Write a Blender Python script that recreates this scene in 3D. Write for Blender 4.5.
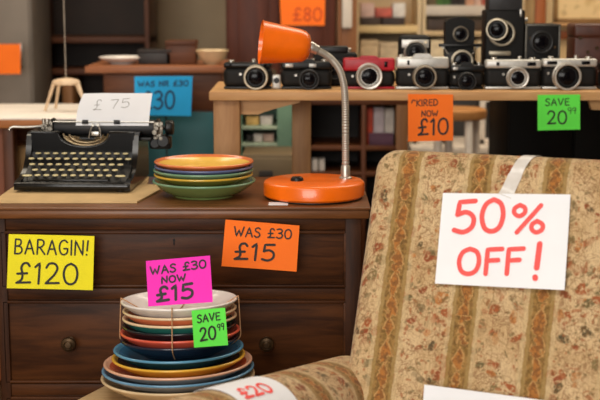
import bpy, bmesh, math, random
from mathutils import Vector, Matrix
R = math.radians
PI = math.pi
S = bpy.context.scene
COL = S.collection
for o in list(bpy.data.objects):
    bpy.data.objects.remove(o, do_unlink=True)

# ------------------------------------------------------------------ camera, world, lights, exposure
F = 1300.0                       # focal length in pixels of the 600 px wide frame
PITCH = R(9.13)
CAMP = Vector((0, 0, 1.25))
cd = bpy.data.cameras.new('camera')
cd.sensor_width = 36
cd.lens = F * 36 / 600
cd.clip_start = 0.05
cd.dof.use_dof = True
cd.dof.focus_distance = 2.6
cd.dof.aperture_fstop = 4.8
cam = bpy.data.objects.new('camera', cd)
cam.location = CAMP
cam.rotation_euler = (PI / 2 - PITCH, 0, 0)
COL.objects.link(cam)
S.camera = cam

w = bpy.data.worlds.new('world')
S.world = w
w.use_nodes = True
w.node_tree.nodes['Background'].inputs[0].default_value = (1.0, 0.9, 0.78, 1)
w.node_tree.nodes['Background'].inputs[1].default_value = 0.25

def area(name, loc, size, power, target, col=(1, 0.92, 0.8)):
    l = bpy.data.lights.new(name, 'AREA')
    l.shape = 'RECTANGLE'
    l.size, l.size_y = size
    l.energy = power
    l.color = col
    o = bpy.data.objects.new(name, l)
    o.location = loc
    d = Vector(target) - Vector(loc)
    o.rotation_euler = d.to_track_quat('-Z', 'Y').to_euler()
    COL.objects.link(o)
    return o
area('front_fill_light', (-0.9, -1.9, 1.55), (2.6, 1.5), 95, (0.0, 2.6, 0.7), (1, 0.97, 0.92))  # added fill behind the camera to brighten upright fronts; no window is modelled
area('ceiling_lamp_light', (-0.5, 1.3, 2.62), (1.6, 1.0), 31, (0.0, 2.4, 0), (1, 0.95, 0.87))
area('ceiling_lamp_light', (1.0, 4.2, 2.62), (2.4, 1.2), 44, (0.7, 4.9, 0), (1, 0.88, 0.7))
area('ceiling_lamp_light', (-1.4, 4.0, 2.62), (1.4, 1.0), 20, (-1.4, 4.4, 0), (1, 0.88, 0.7))
S.view_settings.view_transform = 'Standard'
S.view_settings.look = 'None'
S.view_settings.exposure = 0.28
S.view_settings.gamma = 1
S.view_settings.use_curve_mapping = False

# ------------------------------------------------------------------ helpers: placing
CT, ST = math.cos(PITCH), math.sin(PITCH)
def ray(px, py):
    dx, dv = (px - 300) / F, (200 - py) / F
    return Vector((dx, CT + dv * ST, -ST + dv * CT))
def P(px, py, Y):
    r = ray(px, py)
    return CAMP + r * (Y / r.y)
def PZ(px, py, z):
    r = ray(px, py)
    return CAMP + r * ((z - CAMP.z) / r.z)
def PP(px, py, o, n):
    r = ray(px, py)
    return CAMP + r * ((o - CAMP).dot(n) / r.dot(n))

# ------------------------------------------------------------------ helpers: materials
def lin(c):
    return tuple(((v / 255) / 12.92 if v / 255 <= 0.04045 else ((v / 255 + 0.055) / 1.055) ** 2.4) for v in c) + (1,)
def nmat(name):
    m = bpy.data.materials.new(name)
    m.use_nodes = True
    nt = m.node_tree
    b = nt.nodes['Principled BSDF']
    return m, nt, b
class NT:
    def __init__(s, nt): s.t = nt
    def n(s, typ, **kw):
        nd = s.t.nodes.new(typ)
        for k, v in kw.items():
            if k.startswith('i_'):
                key = k[2:]
                nd.inputs[int(key) if key.isdigit() else key].default_value = v
            else: setattr(nd, k, v)
        return nd
    def l(s, a, b): s.t.links.new(a, b)
    def math(s, op, a, b=None, c=None, clamp=False):
        nd = s.t.nodes.new('ShaderNodeMath'); nd.operation = op; nd.use_clamp = clamp
        for i, v in enumerate((a, b, c)):
            if v is None: continue
            if isinstance(v, (int, float)): nd.inputs[i].default_value = v
            else: s.l(v, nd.inputs[i])
        return nd.outputs[0]
    def mix(s, f, a, b):
        nd = s.t.nodes.new('ShaderNodeMix'); nd.data_type = 'RGBA'
        for i, v in ((0, f), (6, a), (7, b)):
            if isinstance(v, (int, float, tuple)): nd.inputs[i].default_value = v
            else: s.l(v, nd.inputs[i])
        return nd.outputs[2]
    def sstep(s, v, a, b):
        nd = s.t.nodes.new('ShaderNodeMapRange'); nd.interpolation_type = 'SMOOTHSTEP'
        s.l(v, nd.inputs[0]); nd.inputs[1].default_value = a; nd.inputs[2].default_value = b
        return nd.outputs[0]
_mc = {}
def M(name, c, rough=0.5, metal=0.0, var=0.12, scale=30, bump=0.0, coat=0.0, spec=0.5):
    if name in _mc: return _mc[name]
    m, nt, b = nmat(name); N = NT(nt)
    b.inputs['Specular IOR Level'].default_value = spec
    tc = N.n('ShaderNodeTexCoord')
    nz = N.n('ShaderNodeTexNoise', i_Scale=scale, i_Detail=3.0)
    N.l(tc.outputs['Object'], nz.inputs['Vector'])
    base = lin(c)
    d = tuple(v * (1 - var) for v in base[:3]) + (1,)
    u = tuple(min(1, v * (1 + var)) for v in base[:3]) + (1,)
    f = N.sstep(nz.outputs[0], 0.3, 0.7)
    N.l(N.mix(f, d, u), b.inputs['Base Color'])
    b.inputs['Roughness'].default_value = rough
    b.inputs['Metallic'].default_value = metal
    b.inputs['Coat Weight'].default_value = coat
    if bump:
        bp = N.n('ShaderNodeBump', i_Strength=bump, i_Distance=0.002)
        N.l(nz.outputs[0], bp.inputs['Height']); N.l(bp.outputs[0], b.inputs['Normal'])
    _mc[name] = m
    return m
def W(name, dark, light, axis='X', rough=0.4, scale=9.0, coat=0.0, stretch=9.0, spec=0.3):
    if name in _mc: return _mc[name]
    m, nt, b = nmat(name); N = NT(nt)
    b.inputs['Specular IOR Level'].default_value = spec
    tc = N.n('ShaderNodeTexCoord')
    mp = N.n('ShaderNodeMapping')
    sc = {'X': (1, stretch, stretch), 'Y': (stretch, 1, stretch), 'Z': (stretch, stretch, 1)}[axis]
    mp.inputs['Scale'].default_value = sc
    N.l(tc.outputs['Object'], mp.inputs[0])
    nz = N.n('ShaderNodeTexNoise', i_Scale=scale, i_Detail=6.0, i_Roughness=0.6, i_Distortion=0.6)
    N.l(mp.outputs[0], nz.inputs['Vector'])
    n2 = N.n('ShaderNodeTexNoise', i_Scale=scale * 0.35, i_Detail=2.0)
    N.l(mp.outputs[0], n2.inputs['Vector'])
    f = N.math('ADD', N.math('MULTIPLY', N.sstep(nz.outputs[0], 0.3, 0.72), 0.6), N.math('MULTIPLY', N.sstep(n2.outputs[0], 0.3, 0.7), 0.4))
    N.l(N.mix(f, lin(dark), lin(light)), b.inputs['Base Color'])
    b.inputs['Roughness'].default_value = rough
    b.inputs['Coat Weight'].default_value = coat
    bp = N.n('ShaderNodeBump', i_Strength=0.08, i_Distance=0.002)
    N.l(nz.outputs[0], bp.inputs['Height']); N.l(bp.outputs[0], b.inputs['Normal'])
    _mc[name] = m
    return m

def fabric(name, spacing, u0):
    """tapestry: vertical vine bands on a floral field; UV is in metres, u across the bands"""
    m, nt, b = nmat(name); N = NT(nt)
    tc = N.n('ShaderNodeTexCoord')
    sx = N.n('ShaderNodeSeparateXYZ'); N.l(tc.outputs['UV'], sx.inputs[0])
    u, v = sx.outputs[0], sx.outputs[1]
    wob = N.n('ShaderNodeTexNoise', i_Scale=60.0, i_Detail=2.0); N.l(tc.outputs['UV'], wob.inputs['Vector'])
    wv = N.math('MULTIPLY', N.math('SUBTRACT', wob.outputs[0], 0.5), 0.006)
    uu = N.math('ADD', u, wv)
    t = N.math('FRACT', N.math('ADD', N.math('DIVIDE', N.math('SUBTRACT', uu, u0), spacing), 0.5))
    d = N.math('MULTIPLY', N.math('ABSOLUTE', N.math('SUBTRACT', t, 0.5)), spacing)      # metres from band centre
    ds = N.math('MULTIPLY', N.math('SUBTRACT', t, 0.5), spacing)
    # distorted coordinates for the flowers
    nd = N.n('ShaderNodeTexNoise', i_Scale=26.0, i_Detail=2.5); N.l(tc.outputs['UV'], nd.inputs['Vector'])
    vm = N.n('ShaderNodeVectorMath', operation='MULTIPLY_ADD'); N.l(nd.outputs[1], vm.inputs[0])
    vm.inputs[1].default_value = (0.042, 0.042, 0); N.l(tc.outputs['UV'], vm.inputs[2])
    vo = N.n('ShaderNodeTexVoronoi', i_Scale=50.0); N.l(vm.outputs[0], vo.inputs['Vector'])
    blob = N.math('SUBTRACT', 1.0, N.sstep(vo.outputs['Distance'], 0.36, 0.50))
    sc = N.n('ShaderNodeSeparateColor'); N.l(vo.outputs['Color'], sc.inputs[0])
    cl = N.n('ShaderNodeTexNoise', i_Scale=15.0, i_Detail=1.5); N.l(tc.outputs['UV'], cl.inputs['Vector'])
    clus = N.sstep(cl.outputs[0], 0.36, 0.50)
    cr = N.n('ShaderNodeValToRGB'); cr.color_ramp.interpolation = 'CONSTANT'
    e = cr.color_ramp.elements
    e[0].position = 0; e[0].color = lin((160, 84, 50))
    e[1].position = 0.30; e[1].color = lin((180, 116, 64))
    for p_, c_ in ((0.44, (96, 92, 64)), (0.58, (124, 110, 74)), (0.68, (140, 64, 40)), (0.90, (72, 68, 50))):
        x = e.new(p_); x.color = lin(c_)
    N.l(sc.outputs[0], cr.inputs[0])
    g = N.n('ShaderNodeTexNoise', i_Scale=9.0, i_Detail=4.0); N.l(tc.outputs['UV'], g.inputs['Vector'])
    field = N.mix(N.sstep(g.outputs[0], 0.35, 0.65), lin((194, 162, 118)), lin((212, 184, 142)))
    keep = N.math('MULTIPLY', N.math('MULTIPLY', blob, N.math('GREATER_THAN', sc.outputs[1], 0.22)), N.math('ADD', N.math('MULTIPLY', clus, 0.7), 0.30))
    # petals: veins inside each blob
    ve = N.n('ShaderNodeTexNoise', i_Scale=170.0, i_Detail=2.0); N.l(tc.outputs['UV'], ve.inputs['Vector'])
    keep = N.math('MULTIPLY', keep, N.math('ADD', N.math('MULTIPLY', N.sstep(ve.outputs[0], 0.36, 0.52), 0.75), 0.25))
    c1 = N.mix(N.math('MULTIPLY', keep, 1.0), field, cr.outputs[0])
    # second, finer layer of leaves
    vo2 = N.n('ShaderNodeTexVoronoi', i_Scale=118.0); N.l(vm.outputs[0], vo2.inputs['Vector'])
    sc2 = N.n('ShaderNodeSeparateColor'); N.l(vo2.outputs['Color'], sc2.inputs[0])
    leaf = N.math('MULTIPLY', N.math('SUBTRACT', 1.0, N.sstep(vo2.outputs['Distance'], 0.26, 0.42)), N.math('GREATER_THAN', sc2.outputs[1], 0.40))
    lc_ = N.mix(N.math('GREATER_THAN', sc2.outputs[0], 0.5), lin((104, 94, 62)), lin((158, 84, 48)))
    c1 = N.mix(N.math('MULTIPLY', leaf, 0.7), c1, lc_)
    st = N.n('ShaderNodeTexNoise', i_Scale=34.0, i_Detail=1.0, i_Distortion=1.6); N.l(tc.outputs['UV'], st.inputs['Vector'])
    line = N.math('SUBTRACT', 1.0, N.sstep(N.math('ABSOLUTE', N.math('SUBTRACT', st.outputs[0], 0.52)), 0.010, 0.034))
    c2 = N.mix(N.math('MULTIPLY', line, 0.45), c1, lin((116, 88, 52)))
    st2 = N.n('ShaderNodeTexNoise', i_Scale=75.0, i_Detail=1.0, i_Distortion=1.0); N.l(tc.outputs['UV'], st2.inputs['Vector'])
    line2 = N.math('SUBTRACT', 1.0, N.sstep(N.math('ABSOLUTE', N.math('SUBTRACT', st2.outputs[0], 0.5)), 0.012, 0.05))
    c2 = N.mix(N.math('MULTIPLY', N.math('MULTIPLY', line2, N.math('ADD', N.math('MULTIPLY', clus, 0.8), 0.1)), 0.6), c2, lin((112, 66, 38)))
    # the band: a mottled vine between olive borders
    b3 = N.n('ShaderNodeTexNoise', i_Scale=48.0, i_Detail=2.0, i_Distortion=1.2); N.l(tc.outputs['UV'], b3.inputs['Vector'])
    bn = N.n('ShaderNodeTexNoise', i_Scale=110.0, i_Detail=2.0); N.l(tc.outputs['UV'], bn.inputs['Vector'])
    ph = N.math('MULTIPLY', N.math('ADD', v, N.math('MULTIPLY', b3.outputs[0], 0.05)), PI / 0.040)
    link = N.math('MULTIPLY', N.math('ABSOLUTE', N.math('SINE', ph)), 0.0095)
    gap = N.math('ADD', N.math('SUBTRACT', link, N.math('ABSOLUTE', ds)), N.math('MULTIPLY', N.math('SUBTRACT', b3.outputs[0], 0.5), 0.024))
    inside = N.sstep(gap, 0.0002, 0.0018)
    rim_ = N.math('SUBTRACT', 1.0, N.sstep(N.math('ABSOLUTE', gap), 0.0006, 0.0022))
    bandc = N.mix(N.sstep(bn.outputs[0], 0.42, 0.58), lin((120, 92, 46)), lin((154, 118, 66)))
    vinec = N.mix(N.sstep(bn.outputs[0], 0.44, 0.56), lin((176, 112, 54)), lin((132, 82, 42)))
    bandc = N.mix(N.math('MULTIPLY', inside, 0.9), bandc, vinec)
    bandc = N.mix(N.math('MULTIPLY', rim_, 0.65), bandc, lin((206, 160, 102)))
    bandc = N.mix(N.math('MULTIPLY', line2, 0.5), bandc, lin((84, 58, 34)))
    inb = N.math('SUBTRACT', 1.0, N.sstep(d, 0.0130, 0.0155))
    edge = N.math('MULTIPLY', N.sstep(d, 0.0135, 0.0145), N.math('SUBTRACT', 1.0, N.sstep(d, 0.0195, 0.0215)))
    c3 = N.mix(N.math('MULTIPLY', edge, 0.85), c2, lin((150, 122, 70)))
    halo = N.math('MULTIPLY', N.sstep(d, 0.020, 0.022), N.math('SUBTRACT', 1.0, N.sstep(d, 0.026, 0.030)))
    c3 = N.mix(N.math('MULTIPLY', halo, 0.55), c3, lin((204, 180, 136)))
    c4 = N.mix(inb, c3, bandc)
    # weave
    wx = N.math('SINE', N.math('MULTIPLY', u, 2 * PI / 0.0022))
    wy = N.math('SINE', N.math('MULTIPLY', v, 2 * PI / 0.0022))
    wn = N.n('ShaderNodeTexNoise', i_Scale=420.0, i_Detail=2.0); N.l(tc.outputs['UV'], wn.inputs['Vector'])
    we = N.math('ADD', N.math('MULTIPLY', N.math('MULTIPLY', wx, wy), 0.25), wn.outputs[0])
    c5 = N.mix(N.math('MULTIPLY', N.sstep(we, 0.35, 0.7), 0.30), c4, lin((120, 92, 58)))
    mpt = N.n('ShaderNodeMapping'); mpt.inputs['Scale'].default_value = (1, 0.12, 1); N.l(tc.outputs['UV'], mpt.inputs[0])
    th_ = N.n('ShaderNodeTexNoise', i_Scale=520.0, i_Detail=2.0); N.l(mpt.outputs[0], th_.inputs['Vector'])
    c5 = N.mix(N.math('MULTIPLY', N.sstep(th_.outputs[0], 0.45, 0.65), 0.30), c5, lin((128, 98, 62)))
    N.l(c5, b.inputs['Base Color'])
    b.inputs['Roughness'].default_value = 0.9
    b.inputs['Specular IOR Level'].default_value = 0.15
    b.inputs['Sheen Weight'].default_value = 0.1
    bp = N.n('ShaderNodeBump', i_Strength=0.35, i_Distance=0.0012)
    N.l(we, bp.inputs['Height']); N.l(bp.outputs[0], b.inputs['Normal'])
    return m

# ------------------------------------------------------------------ helpers: geometry
FR = Matrix.Rotation(PI / 2, 4, 'X')          # local z -> -y (towards the camera)
RXZ = Matrix.Rotation(PI / 2, 4, 'Y')         # local z -> +x
class B:
    def __init__(s): s.bm = bmesh.new(); s.mi = 0
    def _tag(s, faces):
        for f in faces: f.material_index = s.mi
    def m(s, i): s.mi = i; return s
    def box(s, c, d, bev=0.0, T=None, seg=2):
        bm2 = bmesh.new()
        bmesh.ops.create_cube(bm2, size=1)
        bmesh.ops.scale(bm2, vec=Vector(d), verts=bm2.verts)
        if bev: bmesh.ops.bevel(bm2, geom=bm2.edges[:], offset=min(bev, min(d) * 0.49), segments=seg, profile=0.5, affect='EDGES')
        bmesh.ops.translate(bm2, vec=Vector(c), verts=bm2.verts)
        if T is not None: bmesh.ops.transform(bm2, matrix=T, verts=bm2.verts)
        s.merge(bm2); return s
    def span(s, a, b, bev=0.0, T=None):
        a, b = Vector(a), Vector(b)
        return s.box((a + b) / 2, [abs(x) for x in (b - a)], bev, T)
    def merge(s, bm2):
        mp = {}
        for v in bm2.verts: mp[v] = s.bm.verts.new(v.co)
        for f in bm2.faces:
            try:
                nf = s.bm.faces.new([mp[v] for v in f.verts]); nf.material_index = s.mi
            except ValueError: pass
        bm2.free()
    def lathe(s, prof, T=None, n=32, mats=None, sx=1.0, sy=1.0):
        T = T or Matrix()
        rings = []
        for r, z in prof:
            if r < 1e-6: rings.append([s.bm.verts.new(T @ Vector((0, 0, z)))])
            else: rings.append([s.bm.verts.new(T @ Vector((sx * r * math.cos(2 * PI * k / n), sy * r * math.sin(2 * PI * k / n), z))) for k in range(n)])
        for i in range(len(rings) - 1):
            a, b = rings[i], rings[i + 1]
            mi = mats[i] if mats else s.mi
            for k in range(n):
                k2 = (k + 1) % n
                if len(a) == 1 and len(b) == 1: continue
                if len(a) == 1: f = [a[0], b[k2], b[k]][::-1]
                elif len(b) == 1: f = [a[k], a[k2], b[0]]
                else: f = [a[k], a[k2], b[k2], b[k]]
                nf = s.bm.faces.new(f); nf.material_index = mi
        return s
    def cyl(s, c, r, h, T=None, n=28, bev=None):
        """cylinder along local z from c up h, softened rims"""
        bev = min(r, h) * 0.12 if bev is None else bev
        X = (T or Matrix()) @ Matrix.Translation(Vector(c))
        return s.lathe([(0, 0), (r - bev, 0), (r, bev), (r, h - bev), (r - bev, h), (0, h)], X, n)
    def tube(s, pts, r, n=10, caps=True):
        pts = [Vector(p) for p in pts]
        rs = r if isinstance(r, (list, tuple)) else [r] * len(pts)
        rings = []; up = None
        for i, p in enumerate(pts):
            d = (pts[min(i + 1, len(pts) - 1)] - pts[max(i - 1, 0)]).normalized()
            if up is None:
                up = d.orthogonal().normalized()
            up = (up - d * up.dot(d)).normalized()
            sd = d.cross(up)
            rings.append([s.bm.verts.new(p + (up * math.cos(2 * PI * k / n) + sd * math.sin(2 * PI * k / n)) * rs[i]) for k in range(n)])
        for a, b in zip(rings, rings[1:]):
            for k in range(n):
                f = s.bm.faces.new([a[k], a[(k + 1) % n], b[(k + 1) % n], b[k]]); f.material_index = s.mi
        if caps:
            s._tag([s.bm.faces.new(rings[0][::-1]), s.bm.faces.new(rings[-1])])
        return s
    def prism(s, poly, z0, z1, T=None):
        """polygon (x,y) extruded along z"""
        T = T or Matrix()
        a = [s.bm.verts.new(T @ Vector((x, y, z0))) for x, y in poly]
        b = [s.bm.verts.new(T @ Vector((x, y, z1))) for x, y in poly]
        n = len(poly)
        s._tag([s.bm.faces.new(a[::-1]), s.bm.faces.new(b)])
        s._tag([s.bm.faces.new([a[k], a[(k + 1) % n], b[(k + 1) % n], b[k]]) for k in range(n)])
        return s
    def obj(s, name, mats, parent=None, loc=(0, 0, 0), angle=35, rot=(0, 0, 0), uv=None):
        bmesh.ops.recalc_face_normals(s.bm, faces=s.bm.faces[:])
        me = bpy.data.meshes.new(name)
        s.bm.to_mesh(me); s.bm.free()
        for m in (mats if isinstance(mats, (list, tuple)) else [mats]): me.materials.append(m)
        me.shade_smooth()
        me.set_sharp_from_angle(angle=R(angle))
        if uv:
            l = me.uv_layers.new(name='UVMap')
            for lp in me.loops: l.data[lp.index].uv = uv(me.vertices[lp.vertex_index].co)
        o = bpy.data.objects.new(name, me)
        o.location = loc; o.rotation_euler = rot
        if parent: o.parent = parent
        COL.objects.link(o)
        return o
def tag(o, label, cat, group=None, kind=None):
    o['label'] = label; o['category'] = cat
    if group: o['group'] = group
    if kind: o['kind'] = kind
    return o
def struct(o):
    o['kind'] = 'structure'; return o
def thing(name, label, cat, loc=(0, 0, 0), rz=0.0, group=None):
    o = bpy.data.objects.new(name, None)
    o.empty_display_size = 0.05
    o.location = loc; o.rotation_euler = (0, 0, rz)
    COL.objects.link(o)
    return tag(o, label, cat, group)
def smooth_path(pts, n=8):
    pts = [Vector(p) for p in pts]
    if len(pts) < 3: return pts
    out = []
    for i in range(len(pts) - 1):
        p0, p1, p2, p3 = pts[max(i - 1, 0)], pts[i], pts[i + 1], pts[min(i + 2, len(pts) - 1)]
        for k in range(n):
            t = k / n
            out.append(0.5 * ((2 * p1) + (p2 - p0) * t + (2 * p0 - 5 * p1 + 4 * p2 - p3) * t * t + (3 * p1 - p0 - 3 * p2 + p3) * t ** 3))
    out.append(pts[-1])
    return out

# ------------------------------------------------------------------ helpers: handwriting and sheets of paper
# glyph: width, list of (curved?, points) in a box one unit tall
GL = {
 '0': (.62, [(1, [(.32, 1), (.12, .86), (.03, .5), (.12, .12), (.32, 0), (.52, .13), (.6, .5), (.52, .86), (.32, 1)])]),
 '1': (.28, [(0, [(.02, .8), (.2, 1), (.17, 0)])]),
 '2': (.58, [(1, [(.04, .78), (.15, .97), (.38, .98), (.5, .76), (.38, .45), (.18, .2), (.03, .02)]), (0, [(.03, .02), (.57, .05)])]),
 '3': (.55, [(1, [(.05, .92), (.3, 1), (.5, .82), (.4, .6), (.2, .53)]), (1, [(.2, .53), (.45, .48), (.54, .25), (.4, .05), (.2, 0), (.02, .1)])]),
 '5': (.58, [(0, [(.56, .98), (.14, .96), (.1, .56)]), (1, [(.1, .56), (.34, .63), (.54, .46), (.52, .16), (.3, 0), (.04, .07)])]),
 '7': (.55, [(0, [(.02, .95), (.55, .98), (.2, 0)])]),
 '8': (.56, [(1, [(.3, 1), (.1, .86), (.16, .62), (.3, .53), (.48, .36), (.48, .12), (.28, 0), (.08, .12), (.1, .36), (.3, .53), (.46, .66), (.48, .88), (.3, 1)])]),
 '9': (.56, [(1, [(.5, .9), (.3, 1), (.08, .85), (.08, .6), (.28, .5), (.48, .62), (.52, .9), (.48, .4), (.4, 0)])]),
 '£': (.62, [(1, [(.56, .84), (.46, .98), (.3, .95), (.22, .75), (.27, .45), (.24, .18), (.04, .02)]), (0, [(.04, .02), (.6, .05)]), (0, [(.06, .46), (.46, .49)])]),
 '%': (.9, [(1, [(.2, .98), (.06, .86), (.06, .68), (.2, .58), (.34, .7), (.34, .88), (.2, .98)]), (0, [(.78, .98), (.16, 0)]), (1, [(.7, .42), (.57, .3), (.57, .12), (.7, .02), (.85, .13), (.85, .31), (.7, .42)])]),
 '!': (.16, [(0, [(.12, 1), (.07, .32)]), (0, [(.04, .05), (.05, .02)])]),
 'A': (.62, [(0, [(.02, 0), (.3, 1), (.6, 0)]), (0, [(.13, .36), (.5, .38)])]),
 'B': (.55, [(0, [(.05, 0), (.07, 1)]), (1, [(.07, 1), (.38, .97), (.44, .74), (.3, .56), (.07, .53)]), (1, [(.07, .53), (.42, .48), (.52, .22), (.36, .02), (.05, 0)])]),
 'R': (.56, [(0, [(.05, 0), (.07, 1)]), (1, [(.07, 1), (.4, .96), (.48, .72), (.3, .5), (.07, .46)]), (0, [(.22, .46), (.55, 0)])]),
 'G': (.62, [(1, [(.55, .85), (.36, 1), (.12, .86), (.03, .48), (.14, .1), (.36, 0), (.55, .14), (.58, .42)]), (0, [(.58, .42), (.34, .42)])]),
 'I': (.1, [(0, [(.05, 1), (.05, 0)])]),
 'N': (.62, [(0, [(.04, 0), (.06, 1), (.56, 0), (.58, 1)])]),
 'W': (.86, [(0, [(.02, 1), (.22, 0), (.43, .7), (.62, 0), (.84, 1)])]),
 'S': (.52, [(1, [(.48, .88), (.3, 1), (.08, .86), (.12, .62), (.36, .48), (.48, .24), (.36, .03), (.16, 0), (.02, .12)])]),
 'O': (.66, [(1, [(.34, 1), (.12, .86), (.03, .5), (.12, .12), (.34, 0), (.56, .13), (.64, .5), (.56, .86), (.34, 1)])]),
 'V': (.6, [(0, [(.02, 1), (.28, 0), (.58, 1)])]),
 'E': (.48, [(0, [(.46, .98), (.06, .97), (.05, .02), (.48, .03)]), (0, [(.06, .52), (.4, .54)])]),
 'F': (.48, [(0, [(.5, .98), (.06, .96), (.05, 0)]), (0, [(.06, .52), (.4, .54)])]),
 'K': (.55, [(0, [(.05, 0), (.06, 1)]), (0, [(.52, 1), (.07, .45), (.54, 0)])]),
 'D': (.6, [(0, [(.05, 0), (.06, 1)]), (1, [(.06, 1), (.4, .92), (.58, .55), (.46, .15), (.05, 0)])]),
 'T': (.55, [(0, [(.0, .97), (.55, 1)]), (0, [(.28, .98), (.27, 0)])]),
 '~': (.5, [(1, [(.02, .55), (.12, .9), (.34, .98), (.5, .8)])]),
 ' ': (.32, []),
}
def write(txt):
    x = 0; out = []
    for ch in txt:
        wd, st = GL[ch]
        for cur, pts in st:
            p = [Vector((x + a, b, 0)) for a, b in pts]
            out.append(smooth_path(p, 6) if cur else p)
        x += wd + 0.16
    return out, x - 0.16
def dense(path, step):
    o = [path[0]]
    for a, b in zip(path, path[1:]):
        k = max(1, int((b - a).length / step))
        for i in range(1, k + 1): o.append(a.lerp(b, i / k))
    return o
def ink(name, fn, Wm, Hm, lines, width, mat, parent, origin, off=0.0012):
    """lines: (text, x0, x1, y0, h[, slope]) in fractions of the sheet; fn(u,v)->(pos,normal)"""
    for ln in lines:
        bm = B()
        txt, x0, x1, y0, h = ln[:5]
        sl = ln[5] if len(ln) > 5 else 0.0
        wd = ln[6] if len(ln) > 6 else width
        paths, tw = write(txt)
        for p in paths:
            q = [Vector(((x0 + a.x / tw * (x1 - x0)) * Wm, (y0 + a.y * h + sl * a.x / tw) * Hm, 0)) for a in p]
            q = dense(q, 0.004)
            L, Rr = [], []
            for i, a in enumerate(q):
                d = (q[min(i + 1, len(q) - 1)] - q[max(i - 1, 0)])
                d = d.normalized() if d.length > 1e-9 else Vector((1, 0, 0))
                n = Vector((-d.y, d.x, 0)) * wd / 2
                L.append(a + n); Rr.append(a - n)
            def put(a, o2=off):
                ps, nn = fn(a.x / Wm, a.y / Hm)
                return bm.bm.verts.new(ps + nn * o2 - origin)
            nq = len(q) - 1
            lv = [put(a, off + 0.0004 * i / nq) for i, a in enumerate(L)]; rv = [put(a, off + 0.0004 * i / nq) for i, a in enumerate(Rr)]
            for i in range(len(q) - 1): bm.bm.faces.new([lv[i], rv[i], rv[i + 1], lv[i + 1]])
            for end, sgn in ((0, -1), (len(q) - 1, 1)):
                a = q[end]; b0 = q[1] if end == 0 else q[-2]
                d = (a - b0).normalized(); n = Vector((-d.y, d.x, 0))
                arc = [put(a + (n * math.cos(t) + d * math.sin(t)) * wd / 2, off + (0.0004 if end else 0.0)) for t in [PI * k / 8 for k in range(9)]]
                bm.bm.faces.new(arc)
        bm.obj(name, mat, parent)
def sheet(name, label, cat, fn, mat, nu=16, nv=10, thick=0.0007, group=None):
    """thin paper following fn(u,v); v up"""
    pos = [[fn(i / nu, j / nv) for i in range(nu + 1)] for j in range(nv + 1)]
    origin = fn(0.5, 0.0)[0].copy()
    bm = B()
    top = [[bm.bm.verts.new(p + n * thick / 2 - origin) for p, n in row] for row in pos]
    bot = [[bm.bm.verts.new(p - n * thick / 2 - origin) for p, n in row] for row in pos]
    for j in range(nv):
        for i in range(nu):
            bm.bm.faces.new([top[j][i], top[j][i + 1], top[j + 1][i + 1], top[j + 1][i]])
            bm.bm.faces.new([bot[j][i], bot[j + 1][i], bot[j + 1][i + 1], bot[j][i + 1]])
    for i in range(nu):
        bm.bm.faces.new([top[0][i], bot[0][i], bot[0][i + 1], top[0][i + 1]])
        bm.bm.faces.new([top[nv][i], top[nv][i + 1], bot[nv][i + 1], bot[nv][i]])
    for j in range(nv):
        bm.bm.faces.new([top[j][0], top[j + 1][0], bot[j + 1][0], bot[j][0]])
        bm.bm.faces.new([top[j][nu], bot[j][nu], bot[j + 1][nu], top[j + 1][nu]])
    o = bm.obj(name, mat, None, origin)
    tag(o, label, cat, group)
    return o, origin
def quadfn(c, curl=0.0, kind='bow'):
    """c: TL, TR, BR, BL world corners -> fn(u,v)"""
    TL, TR, BR, BL = c
    nrm = (TR - TL).cross(TL - BL)
    nrm = nrm.normalized()
    if nrm.dot(CAMP - TL) < 0: nrm = -nrm
    def fn(u, v):
        p = (BL.lerp(BR, u)).lerp(TL.lerp(TR, u), v)
        if kind == 'bow': z = curl * (2 * u - 1) ** 2 + curl * 0.5 * (1 - v) ** 2
        elif kind == 'corner': z = curl * max(0, u + (1 - v) - 1.1) ** 2 * 2
        else: z = curl * (1 - v) ** 2
        return p + nrm * z, nrm
    return fn, (TL - TR).length, (TL - BL).length
def price_tag(name, label, corners, mat, lines, width, inkm, curl=0.002, kind='bow', cat='price tag', group=None):
    fn, Wm, Hm = quadfn(corners, curl, kind)
    o, org = sheet(name, label, cat, fn, mat, group=group)
    if lines: ink('lettering', fn, Wm, Hm, lines, width, inkm, o, org)
    return o
def PL(pts, Y):
    Y = Y if isinstance(Y, (list, tuple)) else [Y] * 4
    return [P(a, b, y) for (a, b), y in zip(pts, Y)]

# ------------------------------------------------------------------ materials
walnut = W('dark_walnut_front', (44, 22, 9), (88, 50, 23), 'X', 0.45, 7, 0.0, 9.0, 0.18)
walnut_lit_top = W('walnut_lit_top', (84, 49, 24), (124, 78, 42), 'X', 0.34, 7, 0.0, 9.0, 0.4)  # lighter than the front: the top's sheen is put into its base colour
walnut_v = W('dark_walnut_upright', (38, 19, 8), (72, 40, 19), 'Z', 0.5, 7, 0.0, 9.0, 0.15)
pine = W('pale_pine', (184, 136, 86), (212, 168, 116), 'X', 0.5, 6)
pine_v = W('pale_pine_upright', (150, 106, 64), (180, 134, 86), 'Z', 0.5, 6)
brownw = W('brown_wood', (70, 36, 18), (104, 60, 32), 'X', 0.5, 5)
brownv = W('brown_wood_upright', (66, 34, 18), (100, 56, 30), 'Z', 0.5, 5)
redwood = W('red_brown_wood', (62, 26, 14), (88, 40, 22), 'Z', 0.5, 5)
oakv = W('golden_oak', (140, 92, 50), (176, 122, 72), 'Z', 0.5, 5)
stoolw = W('weathered_beige_wood', (176, 146, 106), (208, 180, 138), 'X', 0.6, 12)
blackgloss = M('black_enamel', (9, 9, 9), 0.16, 0, 0.2, 60, 0, 0.0, 0.4)
blackmat = M('black_leatherette', (19, 18, 17), 0.6, 0, 0.25, 400, 0.4, 0, 0.25)
blackplas = M('black_metal', (15, 15, 15), 0.38, 0.0, 0.2, 80, 0, 0, 0.35)
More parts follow.
